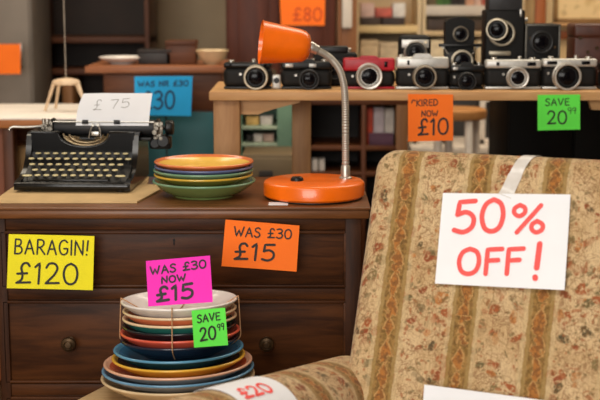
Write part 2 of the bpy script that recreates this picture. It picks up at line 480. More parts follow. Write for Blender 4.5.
steel = M('brushed_steel', (186, 182, 174), 0.36, 1, 0.12, 120)
chrome = M('satin_chrome', (196, 192, 184), 0.38, 0.85, 0.08, 90)
silver = M('silver_plate', (198, 196, 190), 0.4, 0.5, 0.07, 90)
glass = M('lens_glass', (11, 9, 13), 0.14, 0, 0.3, 40, 0, 0.0, 0.14)
brass = M('aged_bronze', (78, 60, 40), 0.4, 0.7, 0.25, 60)
cream = M('cream_paint', (214, 190, 150), 0.6, 0, 0.06, 10)
whitep = M('white_card', (232, 234, 238), 0.75, 0, 0.02, 12)
inkb = M('black_marker', (26, 22, 18), 0.6, 0, 0.15, 90)
inkr = M('red_marker', (240, 82, 78), 0.65, 0, 0.10, 60)
inko = M('orange_red_marker', (206, 70, 14), 0.7, 0, 0.1, 60)
inkg = M('grey_pencil', (120, 116, 112), 0.7, 0, 0.2, 90)
yel = M('yellow_card', (240, 228, 8), 0.7, 0, 0.03, 10)
mag = M('magenta_card', (244, 34, 186), 0.7, 0, 0.04, 10)
ora = M('orange_card', (255, 116, 0), 0.7, 0, 0.04, 10)
grn = M('green_card', (96, 236, 74), 0.7, 0, 0.04, 10)
blu = M('blue_card', (14, 164, 226), 0.7, 0, 0.04, 10)

# ------------------------------------------------------------------ room shell
XL, XR, YF, YB, HC = -2.6, 2.8, -2.2, 6.4, 2.7
wallm = M('warm_plaster', (176, 156, 128), 0.85, 0, 0.06, 4, 0.1)
struct(B().span((XL, YF, -0.1), (XR, YB, 0)).obj('floor', W('floorboards', (84, 58, 38), (120, 86, 58), 'Y', 0.5, 4)))
struct(B().span((XL, YF, HC), (XR, YB, HC + 0.1)).obj('ceiling', M('ceiling_paint', (225, 218, 205), 0.9, 0, 0.03, 4)))
struct(B().span((XL, YB, 0), (XR, YB + 0.1, HC)).obj('wall_back', wallm))
struct(B().span((XL - 0.1, YF, 0), (XL, YB, HC)).obj('wall_left', wallm))
struct(B().span((XR, YF, 0), (XR + 0.1, YB, HC)).obj('wall_right', wallm))
struct(B().span((XL, YF - 0.1, 0), (XR, YF, HC)).obj('wall_front', M('dark_unseen_wall', (84, 62, 46), 0.8, 0, 0.08, 3)))  # unseen wall, coloured dark so the black enamel reflects less of it

# ------------------------------------------------------------------ chest of drawers
DT = 0.80
DY0, DY1 = 2.70, 3.16
dxl, dxr = P(-12, 214, DY0).x, P(371, 214, DY0).x          # edges of the top
ch = thing('chest_of_drawers', 'dark walnut chest of drawers with round wooden knobs carrying typewriter and lamp', 'chest of drawers', ((dxl + dxr) / 2, (DY0 + DY1) / 2, 0))
def loc_(v): return Vector(v) - ch.location
def cb(): return B()
B().span(loc_((dxl, DY0, DT - 0.006)), loc_((dxr, DY1, DT)), 0.003).span(loc_((dxl + 0.002, DY0 + 0.003, DT - 0.026)), loc_((dxr - 0.002, DY1, DT - 0.005)), 0.006).obj('top', walnut_lit_top, ch)
bxl, bxr = P(-4, 250, DY0 + 0.02).x, P(361, 250, DY0 + 0.02).x
ZB = 0.10
c = B()
c.span(loc_((bxl, DY0 + 0.018, ZB)), loc_((bxl + 0.022, DY1 - 0.01, DT - 0.026)), 0.002)
c.span(loc_((bxr - 0.034, DY0 + 0.018, ZB)), loc_((bxr, DY1 - 0.01, DT - 0.026)), 0.002)
c.span(loc_((bxl, DY1 - 0.02, ZB)), loc_((bxr, DY1 - 0.01, DT - 0.026)))
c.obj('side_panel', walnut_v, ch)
fy = DY0 + 0.026
def zf(py): return P(170, py, fy).z
rows = [(229.5, 288), (299, 383.5), (395, 490), (501, 600)]
ix0, ix1 = P(3.5, 250, fy).x, P(344, 250, fy).x
rl = B()
prev = DT - 0.026
for i, (a, b_) in enumerate(rows):
    rl.span(loc_((bxl + 0.02, DY0 + 0.022, zf(a))), loc_((bxr - 0.03, DY0 + 0.06, prev)), 0.0015)
    prev = zf(b_)
rl.span(loc_((bxl + 0.02, DY0 + 0.022, ZB)), loc_((bxr - 0.03, DY0 + 0.06, prev)), 0.0015)
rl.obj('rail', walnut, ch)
knobprof = [(0, 0), (0.0105, 0), (0.011, 0.003), (0.0065, 0.006), (0.006, 0.012), (0.011, 0.015), (0.0155, 0.020), (0.0165, 0.025), (0.0145, 0.030), (0.0095, 0.0325), (0.0085, 0.0315), (0.006, 0.034), (0, 0.0345)]
for i, (a, b_) in enumerate(rows):
    z0, z1 = zf(b_), zf(a)
    d = B()
    d.span(loc_((ix0 - 0.008, fy, z0 + 0.001)), loc_((ix1 + 0.008, fy + 0.35, z1 - 0.001)), 0.001)
    # raised moulding round the front
    for q in (((ix0 - 0.006, z1 - 0.009), (ix1 + 0.006, z1 - 0.002)), ((ix0 - 0.006, z0 + 0.002), (ix1 + 0.006, z0 + 0.009)),
              ((ix0 - 0.006, z0 + 0.002), (ix0 + 0.001, z1 - 0.002)), ((ix1 - 0.001, z0 + 0.002), (ix1 + 0.006, z1 - 0.002))):
        d.span(loc_((q[0][0], fy - 0.008, q[0][1])), loc_((q[1][0], fy + 0.002, q[1][1])), 0.0028)
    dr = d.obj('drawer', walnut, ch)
    zk = (z0 + z1) / 2
    for px in (70.5, 267):
        kx = P(px, 342, fy).x
        B().lathe(knobprof, Matrix.Translation(loc_((kx, fy, zk))) @ FR, 28).obj('knob', brass, dr)
    if i == 0:
        kx = P(174, 241, fy).x; kz = P(174, 241, fy).z
        B().cyl((0, 0, 0), 0.0028, 0.0012, Matrix.Translation(loc_((kx, fy, kz + 0.002))) @ FR, 16).box(loc_((kx, fy - 0.0005, kz - 0.003)), (0.003, 0.0014, 0.010), 0.0003).obj('keyhole', blackplas, dr)
for sx in (bxl + 0.03, bxr - 0.03):
    for sy in (DY0 + 0.05, DY1 - 0.05):
        B().lathe([(0, 0), (0.016, 0), (0.022, 0.02), (0.016, 0.05), (0.026, 0.09), (0.026, ZB + 0.002), (0, ZB + 0.002)], Matrix.Translation(loc_((sx, sy, 0))), 20).obj('foot', walnut_v, ch)

# ------------------------------------------------------------------ armchair (back plane fitted to the sign's perspective)
AY, AR = R(23), R(21)
nh = Vector((-math.sin(AY), -math.cos(AY), 0))
cr_ = Vector((math.cos(AY), -math.sin(AY), 0))
cu = math.cos(AR) * Vector((0, 0, 1)) - math.sin(AR) * nh
cn = math.cos(AR) * nh + math.sin(AR) * Vector((0, 0, 1))
CO = P(503, 242, 2.15)                                     # a point of the back's front face
def back_st(px, py):
    d = PP(px, py, CO, cn) - CO
    return d.dot(cr_), d.dot(cu)
def back_pt(s, t, h=0.0): return CO + cr_ * s + cu * t + cn * h
sTL, tT = back_st(380, 150)
tT += 0.011; sTL -= 0.014
sBL, tB0 = back_st(351, 350); sBL -= 0.012
bands = [back_st(394.5, 300), back_st(465.5, 300), back_st(545, 300)]
tapestry = fabric('tapestry', (bands[2][0] - bands[0][0]) / 2, bands[1][0])
cen = CO + cr_ * 0.08
chair = thing('armchair', 'beige floral striped tapestry armchair with rolled arm and two white paper signs', 'armchair', (CO + cr_ * 0.1 + nh * 0.2).to_tuple()[:2] + (0,), 0)
def cl_(v): return Vector(v) - chair.location
def slope_s(t): return sTL + (sBL - sTL) * (tT - t) / (tT - tB0)
def right_s(t): return sTL + 0.66 + 0.02 * (tT - t)
tBot = -0.48
TK = 0.13
r0 = 0.042
def outline():
    pts = []
    k = 10
    rad = 0.043
    TLc = Vector((sTL, tT)); TRc = Vector((right_s(tT), tT)); BRc = Vector((right_s(tBot), tBot)); BLc = Vector((slope_s(tT - 0.45) , tBot))
    BLm = Vector((slope_s(tT - 0.40), tT - 0.40))
    poly = [BLc, BLm, TLc, TRc, BRc]
    rr = [0.046, 0.10, rad, rad, 0.046]
    n = len(poly)
    for i in range(n):
        p, a, b = poly[i], poly[i - 1], poly[(i + 1) % n]
        d1, d2 = (a - p).normalized(), (b - p).normalized()
        ang = d1.angle(d2)
        tl = rr[i] / math.tan(ang / 2)
        c0 = p + (d1 + d2).normalized() * rr[i] / math.sin(ang / 2)
        e1, e2 = p + d1 * tl, p + d2 * tl
        for q in range(k + 1):
            v = (e1.lerp(e2, q / k) - c0).normalized() * rr[i]
            pts.append(c0 + v)
    # resample edges
    out = []
    for i, p in enumerate(pts):
        q = pts[(i + 1) % len(pts)]
        m_ = max(1, int((q - p).length / 0.03))
        for j in range(m_): out.append(p.lerp(q, j / m_))
    return out
ol = outline()
NO = len(ol)
nrm2 = []
for i in range(NO):
    d = ol[(i + 1) % NO] - ol[i - 1]
    nrm2.append(Vector((d.y, -d.x)).normalized())
cen2 = sum(ol, Vector((0, 0))) / NO
if nrm2[0].dot(cen2 - ol[0]) < 0: nrm2 = [-v for v in nrm2]
bm = B(); rings = []
def addring(off, h, k=1.0, hp=0.0):
    ring = []
    for p, n in zip(ol, nrm2):
        q = p + n * off
        q = cen2 + (q - cen2) * k
        ring.append(bm.bm.verts.new(cl_(back_pt(q.x, q.y, h))))
    rings.append(ring)
puff = 0.012
for k in (0.0, 0.25, 0.5, 0.75): addring(r0, -TK - puff * (1 - k * k), max(k, 0.02))
for a in range(0, 91, 15): addring(r0 - r0 * math.sin(R(a)), -TK + r0 - r0 * math.cos(R(a)))
for a in range(90, -1, -10): addring(r0 - r0 * math.sin(R(a)), -r0 + r0 * math.cos(R(a)))
for k in (0.97, 0.9, 0.75, 0.5, 0.25, 0.02): addring(r0, 0.0, k)
for a, b in zip(rings, rings[1:]):
    for i in range(NO):
        bm.bm.faces.new([a[i], a[(i + 1) % NO], b[(i + 1) % NO], b[i]])
bm.bm.faces.new(rings[0][::-1]); bm.bm.faces.new(rings[-1])
def uvback(co):
    d = Vector(co) + chair.location - CO
    return (d.dot(cr_), d.dot(cu) - min(0, d.dot(cn)) * 0.6)
bm.obj('backrest', tapestry, chair, uv=uvback, angle=60)

# arm on the left of the picture: a padded roll
def arm_axis(t):     # t in metres from the back
    A0 = Vector((0.057, 2.195, 0.546))
    dr = Vector((-math.sin(R(33)), -math.cos(R(33)), 0.105))
    return A0 + dr * t
ARW, ARH = 0.078, 0.066
def arm_pt(t, ph, extra=0.0):
    """ph: 0 = top, positive rolls to the viewer's right/front side"""
    dr = (arm_axis(1) - arm_axis(0)).normalized()
    side = Vector((-dr.y, dr.x, 0)).normalized()          # horizontal, towards the seat
    if side.x < 0: side = -side
    up = side.cross(dr).normalized()
    if up.z < 0: up = -up
    wv = ARW * math.sin(ph); uv_ = ARH * math.cos(ph)
    n = (side * math.sin(ph) / ARW + up * math.cos(ph) / ARH).normalized()
    return arm_axis(t) + side * wv + up * uv_ + n * extra, n
afab = fabric('tapestry_arm', 0.115, 0.035)
bm = B()
NP = 40; ringsA = []
ts = [-0.06 + 0.02 * i for i in range(37)]
for t in ts:
    k = 1.0
    if t > 0.62: k = math.sqrt(max(0.03, 1 - ((t - 0.62) / 0.045) ** 2)) if t < 0.665 else 0.17
    row = []
    for j in range(NP):
        p, n = arm_pt(t, 2 * PI * j / NP)
        c0 = arm_axis(t)
        row.append(bm.bm.verts.new(cl_(c0 + (p - c0) * k)))
    ringsA.append(row)
for a, b in zip(ringsA, ringsA[1:]):
    for j in range(NP): bm.bm.faces.new([a[j], a[(j + 1) % NP], b[(j + 1) % NP], b[j]])
bm.bm.faces.new(ringsA[0][::-1]); bm.bm.faces.new(ringsA[-1])
adir = (arm_axis(1) - arm_axis(0)).normalized()
aside = Vector((-adir.y, adir.x, 0)).normalized()
if aside.x < 0: aside = -aside
def uvarm(co):
    d = Vector(co) + chair.location - arm_axis(0)
    t = d.dot(adir); p = d - adir * t
    ph = math.atan2(p.dot(aside), p.z)
    return (t + 0.30 * p.dot(aside) * 0.6, ph * 0.07)
bm.obj('arm', afab, chair, uv=uvarm, angle=60)
# side panel under that roll, seat, far arm, base, feet
def slab(name, p0, p1, z0, z1, th, mat, uvf=None):
    p0, p1 = Vector(p0), Vector(p1)
    d = (p1 - p0); L = d.length; ang = math.atan2(d.y, d.x)
    T = Matrix.Translation(cl_((p0.x, p0.y, 0))) @ Matrix.Rotation(ang, 4, 'Z')
    return B().box((L / 2, 0, (z0 + z1) / 2), (L, th, z1 - z0), 0.015, T, 3).obj(name, mat, chair, uv=lambda co: (co[0] * 0.8 + co[1] * 0.6, co[2]))
a0, a1 = arm_axis(-0.02), arm_axis(0.58)
slab('arm_panel', (a0.x, a0.y), (a1.x, a1.y), 0.10, 0.60, 0.085, afab)
bR = back_pt(right_s(0) - 0.05, 0)
bRf = bR + nh * 0.62
slab('arm_panel', (bR.x, bR.y), (bRf.x, bRf.y), 0.10, 0.58, 0.085, afab)
T = Matrix.Translation(cl_((bR.x, bR.y, 0.59))) @ Matrix.Rotation(math.atan2(nh.y, nh.x), 4, 'Z') @ RXZ
B().lathe([(0, -0.03), (0.05, -0.03), (0.066, 0), (0.068, 0.3), (0.068, 0.60), (0.05, 0.64), (0, 0.65)], T, 32).obj('arm', afab, chair, uv=lambda co: (co[0] + co[1], co[2]))
bc = back_pt(0.075, 0)
sc0 = Vector((bc.x, bc.y, 0)) + nh * 0.30
T = Matrix.Translation(cl_((sc0.x, sc0.y, 0))) @ Matrix.Rotation(-AY, 4, 'Z')
B().box((0, 0.02, 0.20), (0.56, 0.62, 0.20), 0.02, T, 3).obj('seat_base', afab, chair, uv=lambda co: (co[0], co[1] + co[2]))
B().box((0, -0.02, 0.345), (0.49, 0.52, 0.13), 0.045, T, 5).obj('seat_cushion', tapestry, chair, uv=lambda co: (co[0], co[1] + co[2]))
for sx in (-0.25, 0.25):
    for sy in (-0.24, 0.28):
        B().lathe([(0, 0), (0.018, 0), (0.026, 0.09), (0.028, 0.105), (0, 0.105)], T @ Matrix.Translation((sx, sy, 0)), 16).obj('leg', walnut_v, chair)

# the 50% OFF sign on the back
def bk(px, py, h): return PP(px, py, CO + cn * h, cn)
sg = [bk(443, 193, 0.006), bk(570.5, 194.5, 0.006), bk(565, 290.5, 0.006), bk(435, 283.5, 0.006)]
price_tag('paper_sign', 'white paper sign in red handwriting reading 50% OFF! on the armchair back', sg, whitep,
          [('50', .105, .50, .565, .345, .03, .0084), ('%', .565, .815, .585, .30, .0, .0076), ('OFF', .17, .665, .115, .27, .035, .0080), ('!', .765, .80, .10, .37, .0, .0095)], .012, inkr, 0.003, 'corner', 'sign')
# tape strip over the top of the back
tfab = M('clear_tape', (222, 214, 204), 0.25, 0, 0.08, 60, 0.2, 0.4)
tm, tnt, tb = nmat('tape_film'); tN = NT(tnt)
tz = tN.n('ShaderNodeTexNoise', i_Scale=55.0); tN.l(tN.n('ShaderNodeTexCoord').outputs['Object'], tz.inputs['Vector'])
tN.l(tN.mix(tz.outputs[0], lin((214, 206, 196)), lin((246, 244, 240))), tb.inputs['Base Color'])
tb.inputs['Roughness'].default_value = 0.22; tb.inputs['Alpha'].default_value = 0.72
s1, t1 = back_st(505.5, 197); s2, t2 = back_st(522.5, 160)
def tapefn(u, v):
    wd = 0.024
    L1 = 0.068; yy = v * 0.13
    du = Vector((s2 - s1, t2 - t1)); du = du / du.length
    nn = Vector((du.y, -du.x))
    if yy < L1 + 0.004:
        q = Vector((s1, t1)) + du * yy + nn * (u - 0.5) * wd
        # follow the rounded top edge
        top = tT - 0.0
        dd = top - q.y
        if dd < r0:
            h = -r0 + math.sqrt(max(0, r0 * r0 - (r0 - dd) ** 2))
        else: h = 0.0
        base = 0.0072 if dd > r0 + 0.03 else 0.0022 + 0.005 * max(0, min(1, (dd - r0) / 0.03))
        return back_pt(q.x, q.y, h + base), cn
    q = Vector((s1, t1)) + du * (L1 + 0.004) + nn * (u - 0.5) * wd
    return back_pt(q.x, tT + 0.0025, -r0 - (yy - L1) * 0.7), cu
def tapefn2(u, v):
    wd = 0.0235
    du = Vector((s2 - s1, t2 - t1)); du = du / du.length
    nn = Vector((du.y, -du.x))
    # arc length parameter: straight part, then a quarter round over the top, then back
    straight = (tT - r0 - t1) / du.y
    arc = r0 * PI / 2
    tot = straight + arc + 0.05
    x = v * tot
    c0 = Vector((s1, t1)) + nn * (u - 0.5) * wd
    if x < straight:
        q = c0 + du * x
        return back_pt(q.x, q.y, 0.0018 + 0.005 * max(0, 1 - x / 0.012)), cn
    q = c0 + du * straight
    if x < straight + arc:
        a = (x - straight) / r0
        e = 0.0018
        n = cn * math.cos(a) + cu * math.sin(a)
        return back_pt(q.x + du.x * (x - straight), tT - r0 + (r0 + e) * math.sin(a), -r0 + (r0 + e) * math.cos(a)), n
    return back_pt(q.x + du.x * arc, tT + 0.0018, -r0 - (x - straight - arc)), cu
tp, _ = sheet('adhesive_tape', 'strip of clear tape from white 50% OFF sign over the armchair top', 'tape', tapefn2, tm, 4, 40, 0.0004)
# blank sheet lower on the chair
bl = [bk(425, 384.5, 0.028), bk(557, 402, 0.028), bk(552, 476, 0.012), bk(420, 460, 0.012)]
price_tag('paper_sheet', 'blank white paper sheet leaning on the armchair back near the seat', bl, whitep, [], .01, inkr, 0.004, 'bow', 'paper')
# paper draped over the arm
TA0, TA1 = 0.345, 0.215
def armsheet(u, v):
    t = TA0 + (TA1 - TA0) * u
    ph = R(-34) + (1 - v) * R(110)
    t -= (1 - v) * 0.00
    return arm_pt(t, ph, 0.002)
ao, aorg = sheet('paper_sign', 'white paper price slip reading £20 draped over the armchair arm', 'sign', armsheet, whitep, 20, 20)
ink('lettering', armsheet, abs(TA0 - TA1), R(110) * 0.07, [('£20', .14, .72, .40, .17)], .0050, inkr, ao, aorg)

# ------------------------------------------------------------------ low wooden stool and the plate stack
PYc = 2.50
pcx = P(178, 375, PYc).x
zt = P(178, 375, PYc).z - 0.0445           # stool top
e1, e2 = PZ(75, 400, zt), PZ(112, 381, zt)
ed = (e2 - e1); ed.z = 0; ed.normalize()
en = Vector((ed.y, -ed.x, 0))             # into the stool top
if en.x < 0: en = -en
stl = thing('wooden_stool', 'pale beige wooden side stool under the tall stack of plates', 'stool', (pcx, PYc, 0))
corner = e2 + ed * 0.035
ang = math.atan2(ed.y, ed.x)
T = Matrix.Translation(Vector((corner.x, corner.y, 0)) - stl.location) @ Matrix.Rotation(ang, 4, 'Z')
SL = 0.32
B().box((-SL / 2, -SL / 2, zt - 0.014), (SL, SL, 0.028), 0.006, T, 3).obj('seat', stoolw, stl)
for ax in (-0.045, -SL + 0.045):
    for ay in (-0.045, -SL + 0.045):
        B().lathe([(0, 0), (0.012, 0), (0.017, 0.2), (0.018, zt - 0.026), (0, zt - 0.026)], T @ Matrix.Translation((ax, ay, 0)), 16).obj('leg', stoolw, stl)
br = B()
for ay in (-0.045, -SL + 0.045): br.box((-SL / 2, ay, 0.18), (SL - 0.09, 0.016, 0.022), 0.004, T)
for ax in (-0.045, -SL + 0.045): br.box((ax, -SL / 2, 0.24), (0.016, SL - 0.09, 0.022), 0.004, T)
br.obj('stretcher', stoolw, stl)

def glaze(name, c): return M(name, c, 0.22, 0, 0.07, 25, 0, 0.3)
def plate_bm(r, h, th=0.0062, foot=0.5, lip=0.0):
    """coupe plate: outside profile then inside; slots 0 outside, 1 rim, 2 inside"""
    n = 9
    out = [(0, 0.002), (r * foot - 0.006, 0.002), (r * foot - 0.004, 0), (r * foot, 0), (r * foot + 0.002, 0.004)]
    k0 = len(out)
    for i in range(1, n + 1):
        a = i / n
        out.append((r * foot + 0.002 + (r - r * foot - 0.002) * (a ** 0.80), 0.004 + (h - 0.004 - 0.002) * (a ** 1.2)))
    rim = [(r + 0.0012, h - 0.0008), (r + 0.0012, h + 0.0012), (r - 0.0004, h + 0.0026), (r - th * 0.6, h + 0.0024), (r - th * 0.98, h + 0.0006)]
    ins = []
    for i in range(n - 1, -1, -1):
        a = i / n
        ins.append((r * foot + (r - th - r * foot) * (a ** 0.80), 0.004 + th + (h - 0.005 - th) * (a ** 1.2)))
    ins.append((0, 0.004 + th))
    prof = out + rim + ins
    mats = [0] * (len(out) - 1) + [1] * (len(rim) + 1) + [2] * (len(ins) - 1)
    mats = mats[:len(prof) - 1]
    return B().lathe(prof, None, 72, mats)
def plate(label, r, h, rimz, cx, cy, cols, tilt=(0, 0), group='plates in the tall stack', name='plate', foot=0.5, cat='plate'):
    o = plate_bm(r, h, foot=foot).obj(name, list(cols), None, (cx, cy, rimz - h), 50, (R(tilt[0]), R(tilt[1]), 0))
    return tag(o, label, cat, group)
G_white = glaze('white_glaze', (226, 220, 214)); G_org = glaze('salmon_glaze', (222, 124, 84)); G_cr = glaze('cream_glaze', (222, 196, 160))
G_teal = glaze('teal_glaze', (52, 126, 116)); G_blk = glaze('black_glaze', (26, 26, 34)); G_red = glaze('coral_red_glaze', (208, 88, 68))
G_nvy = glaze('navy_glaze', (28, 34, 52)); G_blu = glaze('blue_glaze', (50, 118, 158)); G_yel = glaze('yellow_glaze', (224, 172, 60))
G_dor = glaze('burnt_orange_glaze', (196, 92, 54)); G_gry = glaze('grey_glaze', (168, 166, 164)); G_sky = glaze('slate_blue_glaze', (100, 146, 178)); G_brm = glaze('light_blue_rim_glaze', (84, 146, 180))
G_bei = glaze('beige_glaze', (214, 188, 148)); G_dtl = glaze('dark_teal_glaze', (40, 76, 84)); G_pnk = glaze('pinkish_rim_glaze', (216, 168, 140))
def rz_(py): return P(178, py, PYc).z
ppm = (P(278, 340, PYc) - P(178, 340, PYc)).length / 100
stack = [  # label, half width px, centre px, rim py, colours (outside, rim, inside)
 ('beige plate, lowest of the tall stack, touching the pale stool', 76.5, 178.5, 375, (G_bei, G_bei, G_bei)),
 ('slate blue plate just above the lowest beige plate', 76, 178.5, 367.5, (G_gry, G_sky, G_sky)),
 ('pale grey plate with burnt orange inside and pinkish rim, third from the stool', 74.5, 178.5, 361, (G_gry, G_pnk, G_dor)),
 ('yellow rimmed plate under the large blue plate', 67, 179, 355.5, (G_yel, G_yel, G_nvy)),
 ('large blue plate on top of the yellow plate, below the tied bundle', 65.5, 179, 347.5, (G_dtl, G_brm, G_blu)),
 ('navy plate, lowest of the string tied bundle', 60, 180, 337.5, (G_nvy, G_nvy, G_nvy)),
 ('coral red plate in the string tied bundle', 61, 180.5, 330.5, (G_red, G_red, G_red)),
 ('black plate between coral red and teal plates', 58.5, 180, 324, (G_blk, G_blk, G_blk)),
 ('teal plate with cream rim in the string tied bundle', 58.5, 180, 316.5, (G_teal, G_cr, G_teal)),
 ('salmon orange plate with cream rim under the white top plate', 58.5, 180, 309, (G_org, G_cr, G_org)),
 ('white plate on top of the tall stack', 60, 179.5, 300, (G_white, G_white, G_white)),
]
for i, (lb, hw, cx, py, cols) in enumerate(stack):
    z = rz_(py)
    r = hw * ppm * (1 - 0.0012 * (375 - py) * 0.5)
    plate(lb, r, 0.032 if i else 0.036, z, P(cx, py, PYc).x, PYc, cols, (-2.2 if i < 5 else -3.2, -1.2), foot=0.6 if i < 5 else 0.62)
bz0, bz1 = rz_(337.5), rz_(300)
bcx = P(180, 320, PYc).x
kf = lambda py: 1 - 0.0006 * (375 - py)
rW, rRd, rN = 60 * ppm * kf(300) + 0.0014, 61 * ppm * kf(330.5) + 0.0016, 60 * ppm * kf(337.5) + 0.0014
st = B()
stringm = M('jute_string', (186, 142, 102), 0.9, 0, 0.2, 300)
zR = rz_(330.5)
for k, a in enumerate((R(-92), R(180), R(0), R(88))):
    dx, dy = math.cos(a), math.sin(a)
    tl = -dx * math.tan(R(-1.2)) + dy * math.tan(R(-3.2))
    def q(r, z, tl=tl): return (bcx + dx * r, PYc + dy * r, z + tl * r)
    st.tube(smooth_path([q(0.0, bz1 - 0.0190), q(0.064, bz1 - 0.0195), q(0.088, bz1 - 0.010), q(rW - 0.007, bz1 + 0.0022), q(rW - 0.0014, bz1 + 0.0040), q(rW + 0.0012, bz1 + 0.001), q(rRd, zR + 0.003), q(rRd + 0.0004, zR), q(rN + 0.0006, bz0 - 0.001), q(rN - 0.012, bz0 - 0.012), q(0.085, bz0 - 0.0245)], 6), 0.0011, 8)
o = st.obj('string', stringm, None)
tag(o, 'thin jute string tied around the upper plates of the tall stack', 'string')

# tags on the plates
price_tag('price_tag', 'magenta card tag WAS £30 NOW £15 standing in the white top plate',
          PL([(146, 261), (210, 255.5), (213, 302), (148.5, 306.5)], [2.468, 2.463, 2.448, 2.452]), mag,
          [('WAS £30', .06, .93, .69, .17, .06), ('NOW', .225, .60, .485, .14, .02), ('£15', .13, .70, .09, .31, .04, .0054)], .0032, inkb, 0.0015)
price_tag('price_tag', 'small green card tag SAVE 20 stuck on the front of the stacked plates',
          PL([(191.5, 310.5), (225, 307.5), (228, 345), (194, 347.5)], [2.366, 2.376, 2.370, 2.358]), grn,
          [('SAVE', .15, .82, .66, .20, .03), ('20', .20, .66, .16, .34, .04, .0036), ('99', .72, .92, .40, .17, .03, .0018)], .0026, inkb, 0.0015)
# tags on the drawer front
price_tag('price_tag', 'yellow card tag BARAGIN! £120 on the upper drawer, left side',
          PL([(9, 234), (94.5, 236), (93, 290), (7, 288)], [2.683, 2.683, 2.678, 2.678]), yel,
          [('BARAGIN!', .07, .935, .645, .265, .0), ('£120', .10, .82, .10, .38, .0, .0048)], .0036, inkb, 0.0015)
price_tag('price_tag', 'orange card tag WAS £30 £15 on the upper drawer below the orange lamp',
          PL([(225.5, 219.5), (299.5, 225.5), (296.5, 271.5), (221.5, 266)], [2.683, 2.683, 2.678, 2.678]), ora,
          [('WAS £30', .13, .90, .665, .20, .035), ('£15', .155, .69, .17, .35, .03, .0050)], .0031, inkb, 0.0015)

# ------------------------------------------------------------------ typewriter on its board
p0, p1, p2 = PZ(-8, 203.5, DT), PZ(137, 203.5, DT), PZ(168, 187, DT)
bd = B()
poly = [(p0.x, p0.y), (p1.x, p1.y), (p2.x, p2.y), (p2.x - 0.05, p2.y + 0.02), (p2.x - 0.06, 3.13), (p0.x, 3.13)]
o = B().prism(poly, 0, 0.004).obj('cardboard_mat', M('tan_card', (200, 168, 118), 0.7, 0, 0.06, 20), None, (0, 0, DT + 0.0005))
for v in o.data.vertices: pass
tag(o, 'flat tan cardboard mat under the black typewriter', 'mat')
TZ = DT + 0.0048
TYY = 2.872
txc = (P(13, 192, TYY).x + P(131, 192, TYY).x) / 2
tw = thing('typewriter', 'black vintage portable typewriter with cream keys on tan mat', 'typewriter', (txc, TYY, TZ), R(-2.5))
HW = 0.131
bd = B()
bd.box((0, 0.135, 0.012), (2 * HW - 0.01, 0.262, 0.014), 0.004)
bd.box((0, 0.010, 0.013), (2 * HW, 0.022, 0.018), 0.007, None, 4)
side = [(0.0, 0.005), (0.0, 0.020), (0.012, 0.0245), (0.05, 0.029), (0.085, 0.043), (0.108, 0.066), (0.120, 0.094), (0.128, 0.114), (0.142, 0.121), (0.245, 0.121), (0.262, 0.112), (0.266, 0.09), (0.266, 0.005)]
YZX = Matrix(((0, 0, 1, 0), (1, 0, 0, 0), (0, 1, 0, 0), (0, 0, 0, 1)))    # (x,y,z)->(z->x, x->y, y->z)
for s in (-1, 1):
    b2 = bmesh.new()
    tmp = B(); tmp.prism(side, min(s * HW, s * (HW - 0.013)), max(s * HW, s * (HW - 0.013)), YZX)
    eds = [e for e in tmp.bm.edges if len(e.link_faces) == 2 and e.calc_face_angle(0) > R(50)]
    bmesh.ops.bevel(tmp.bm, geom=eds, offset=0.003, segments=3, profile=0.5, affect='EDGES')
    bd.merge(tmp.bm); b2.free()
bd.span((-HW + 0.01, 0.255, 0.01), (HW - 0.01, 0.264, 0.112), 0.002)
bd.obj('body', blackgloss, tw)
# front cover with round notch for the type basket
NX, NWD, NDP = 0.004, 0.060, 0.034
zt0, zt1 = 0.076, 0.121
pl = [(-HW + 0.011, zt0), (HW - 0.011, zt0), (HW - 0.011, zt1)]
arc = []
for k in range(25):
    a = PI * k / 24
    arc.append((NX + NWD * math.cos(a), zt1 - NDP * math.sin(a) ** 0.8))
pl += arc + [(-HW + 0.011, zt1)]
XZ = Matrix(((1, 0, 0, 0), (0, 0, -1, 0), (0, 1, 0, 0), (0, 0, 0, 1)))    # prism z -> -y, y -> z
fc = B()
n_ = len(pl)
fc.prism(pl, -0.138, -0.124, XZ)
fc.span((-HW + 0.011, 0.136, 0.117), (NX - NWD, 0.172, 0.1215), 0.0015)
fc.span((NX + NWD, 0.136, 0.117), (HW - 0.011, 0.172, 0.1215), 0.0015)
fc.tube([(-HW + 0.012, 0.127, zt1 + 0.0005)] + [(x, 0.127, z + 0.0005) for x, z in arc[::-1]] + [(HW - 0.012, 0.127, zt1 + 0.0005)], 0.0034, 10)
fc.obj('front_cover', blackgloss, tw, angle=40)
tbk = B()
for k in range(29):
    a = PI * (0.06 + 0.88 * k / 28)
    x0, z0 = NX + 0.050 * math.cos(a), zt1 - 0.006 - 0.026 * math.sin(a)
    x1, z1 = NX + 0.020 * math.cos(a), zt1 - 0.012 - 0.008 * math.sin(a)
    tbk.tube([(x0, 0.143, z0), (x1, 0.166, z1)], 0.0009, 6)
tbk.tube([(NX + 0.053 * math.cos(PI * k / 24), 0.146, zt1 - 0.004 - 0.028 * math.sin(PI * k / 24)) for k in range(25)], 0.0030, 8)
tbk.tube([(NX + 0.040 * math.cos(PI * k / 24), 0.152, zt1 - 0.006 - 0.020 * math.sin(PI * k / 24)) for k in range(25)], 0.0022, 8)
tbk.obj('type_basket', M('worn_nickel', (150, 132, 104), 0.35, 0.9, 0.25, 200), tw)
kb = B()
kb.prism([(0.022, 0.012), (0.024, 0.020), (0.120, 0.062), (0.124, 0.076), (0.128, 0.012)], -HW + 0.012, HW - 0.012, YZX)
kb.obj('key_well', M('dark_grey_steel', (22, 22, 22), 0.5, 0.3, 0.2, 80), tw)
keycap = M('cream_keycap', (196, 184, 140), 0.35, 0, 0.12, 150)
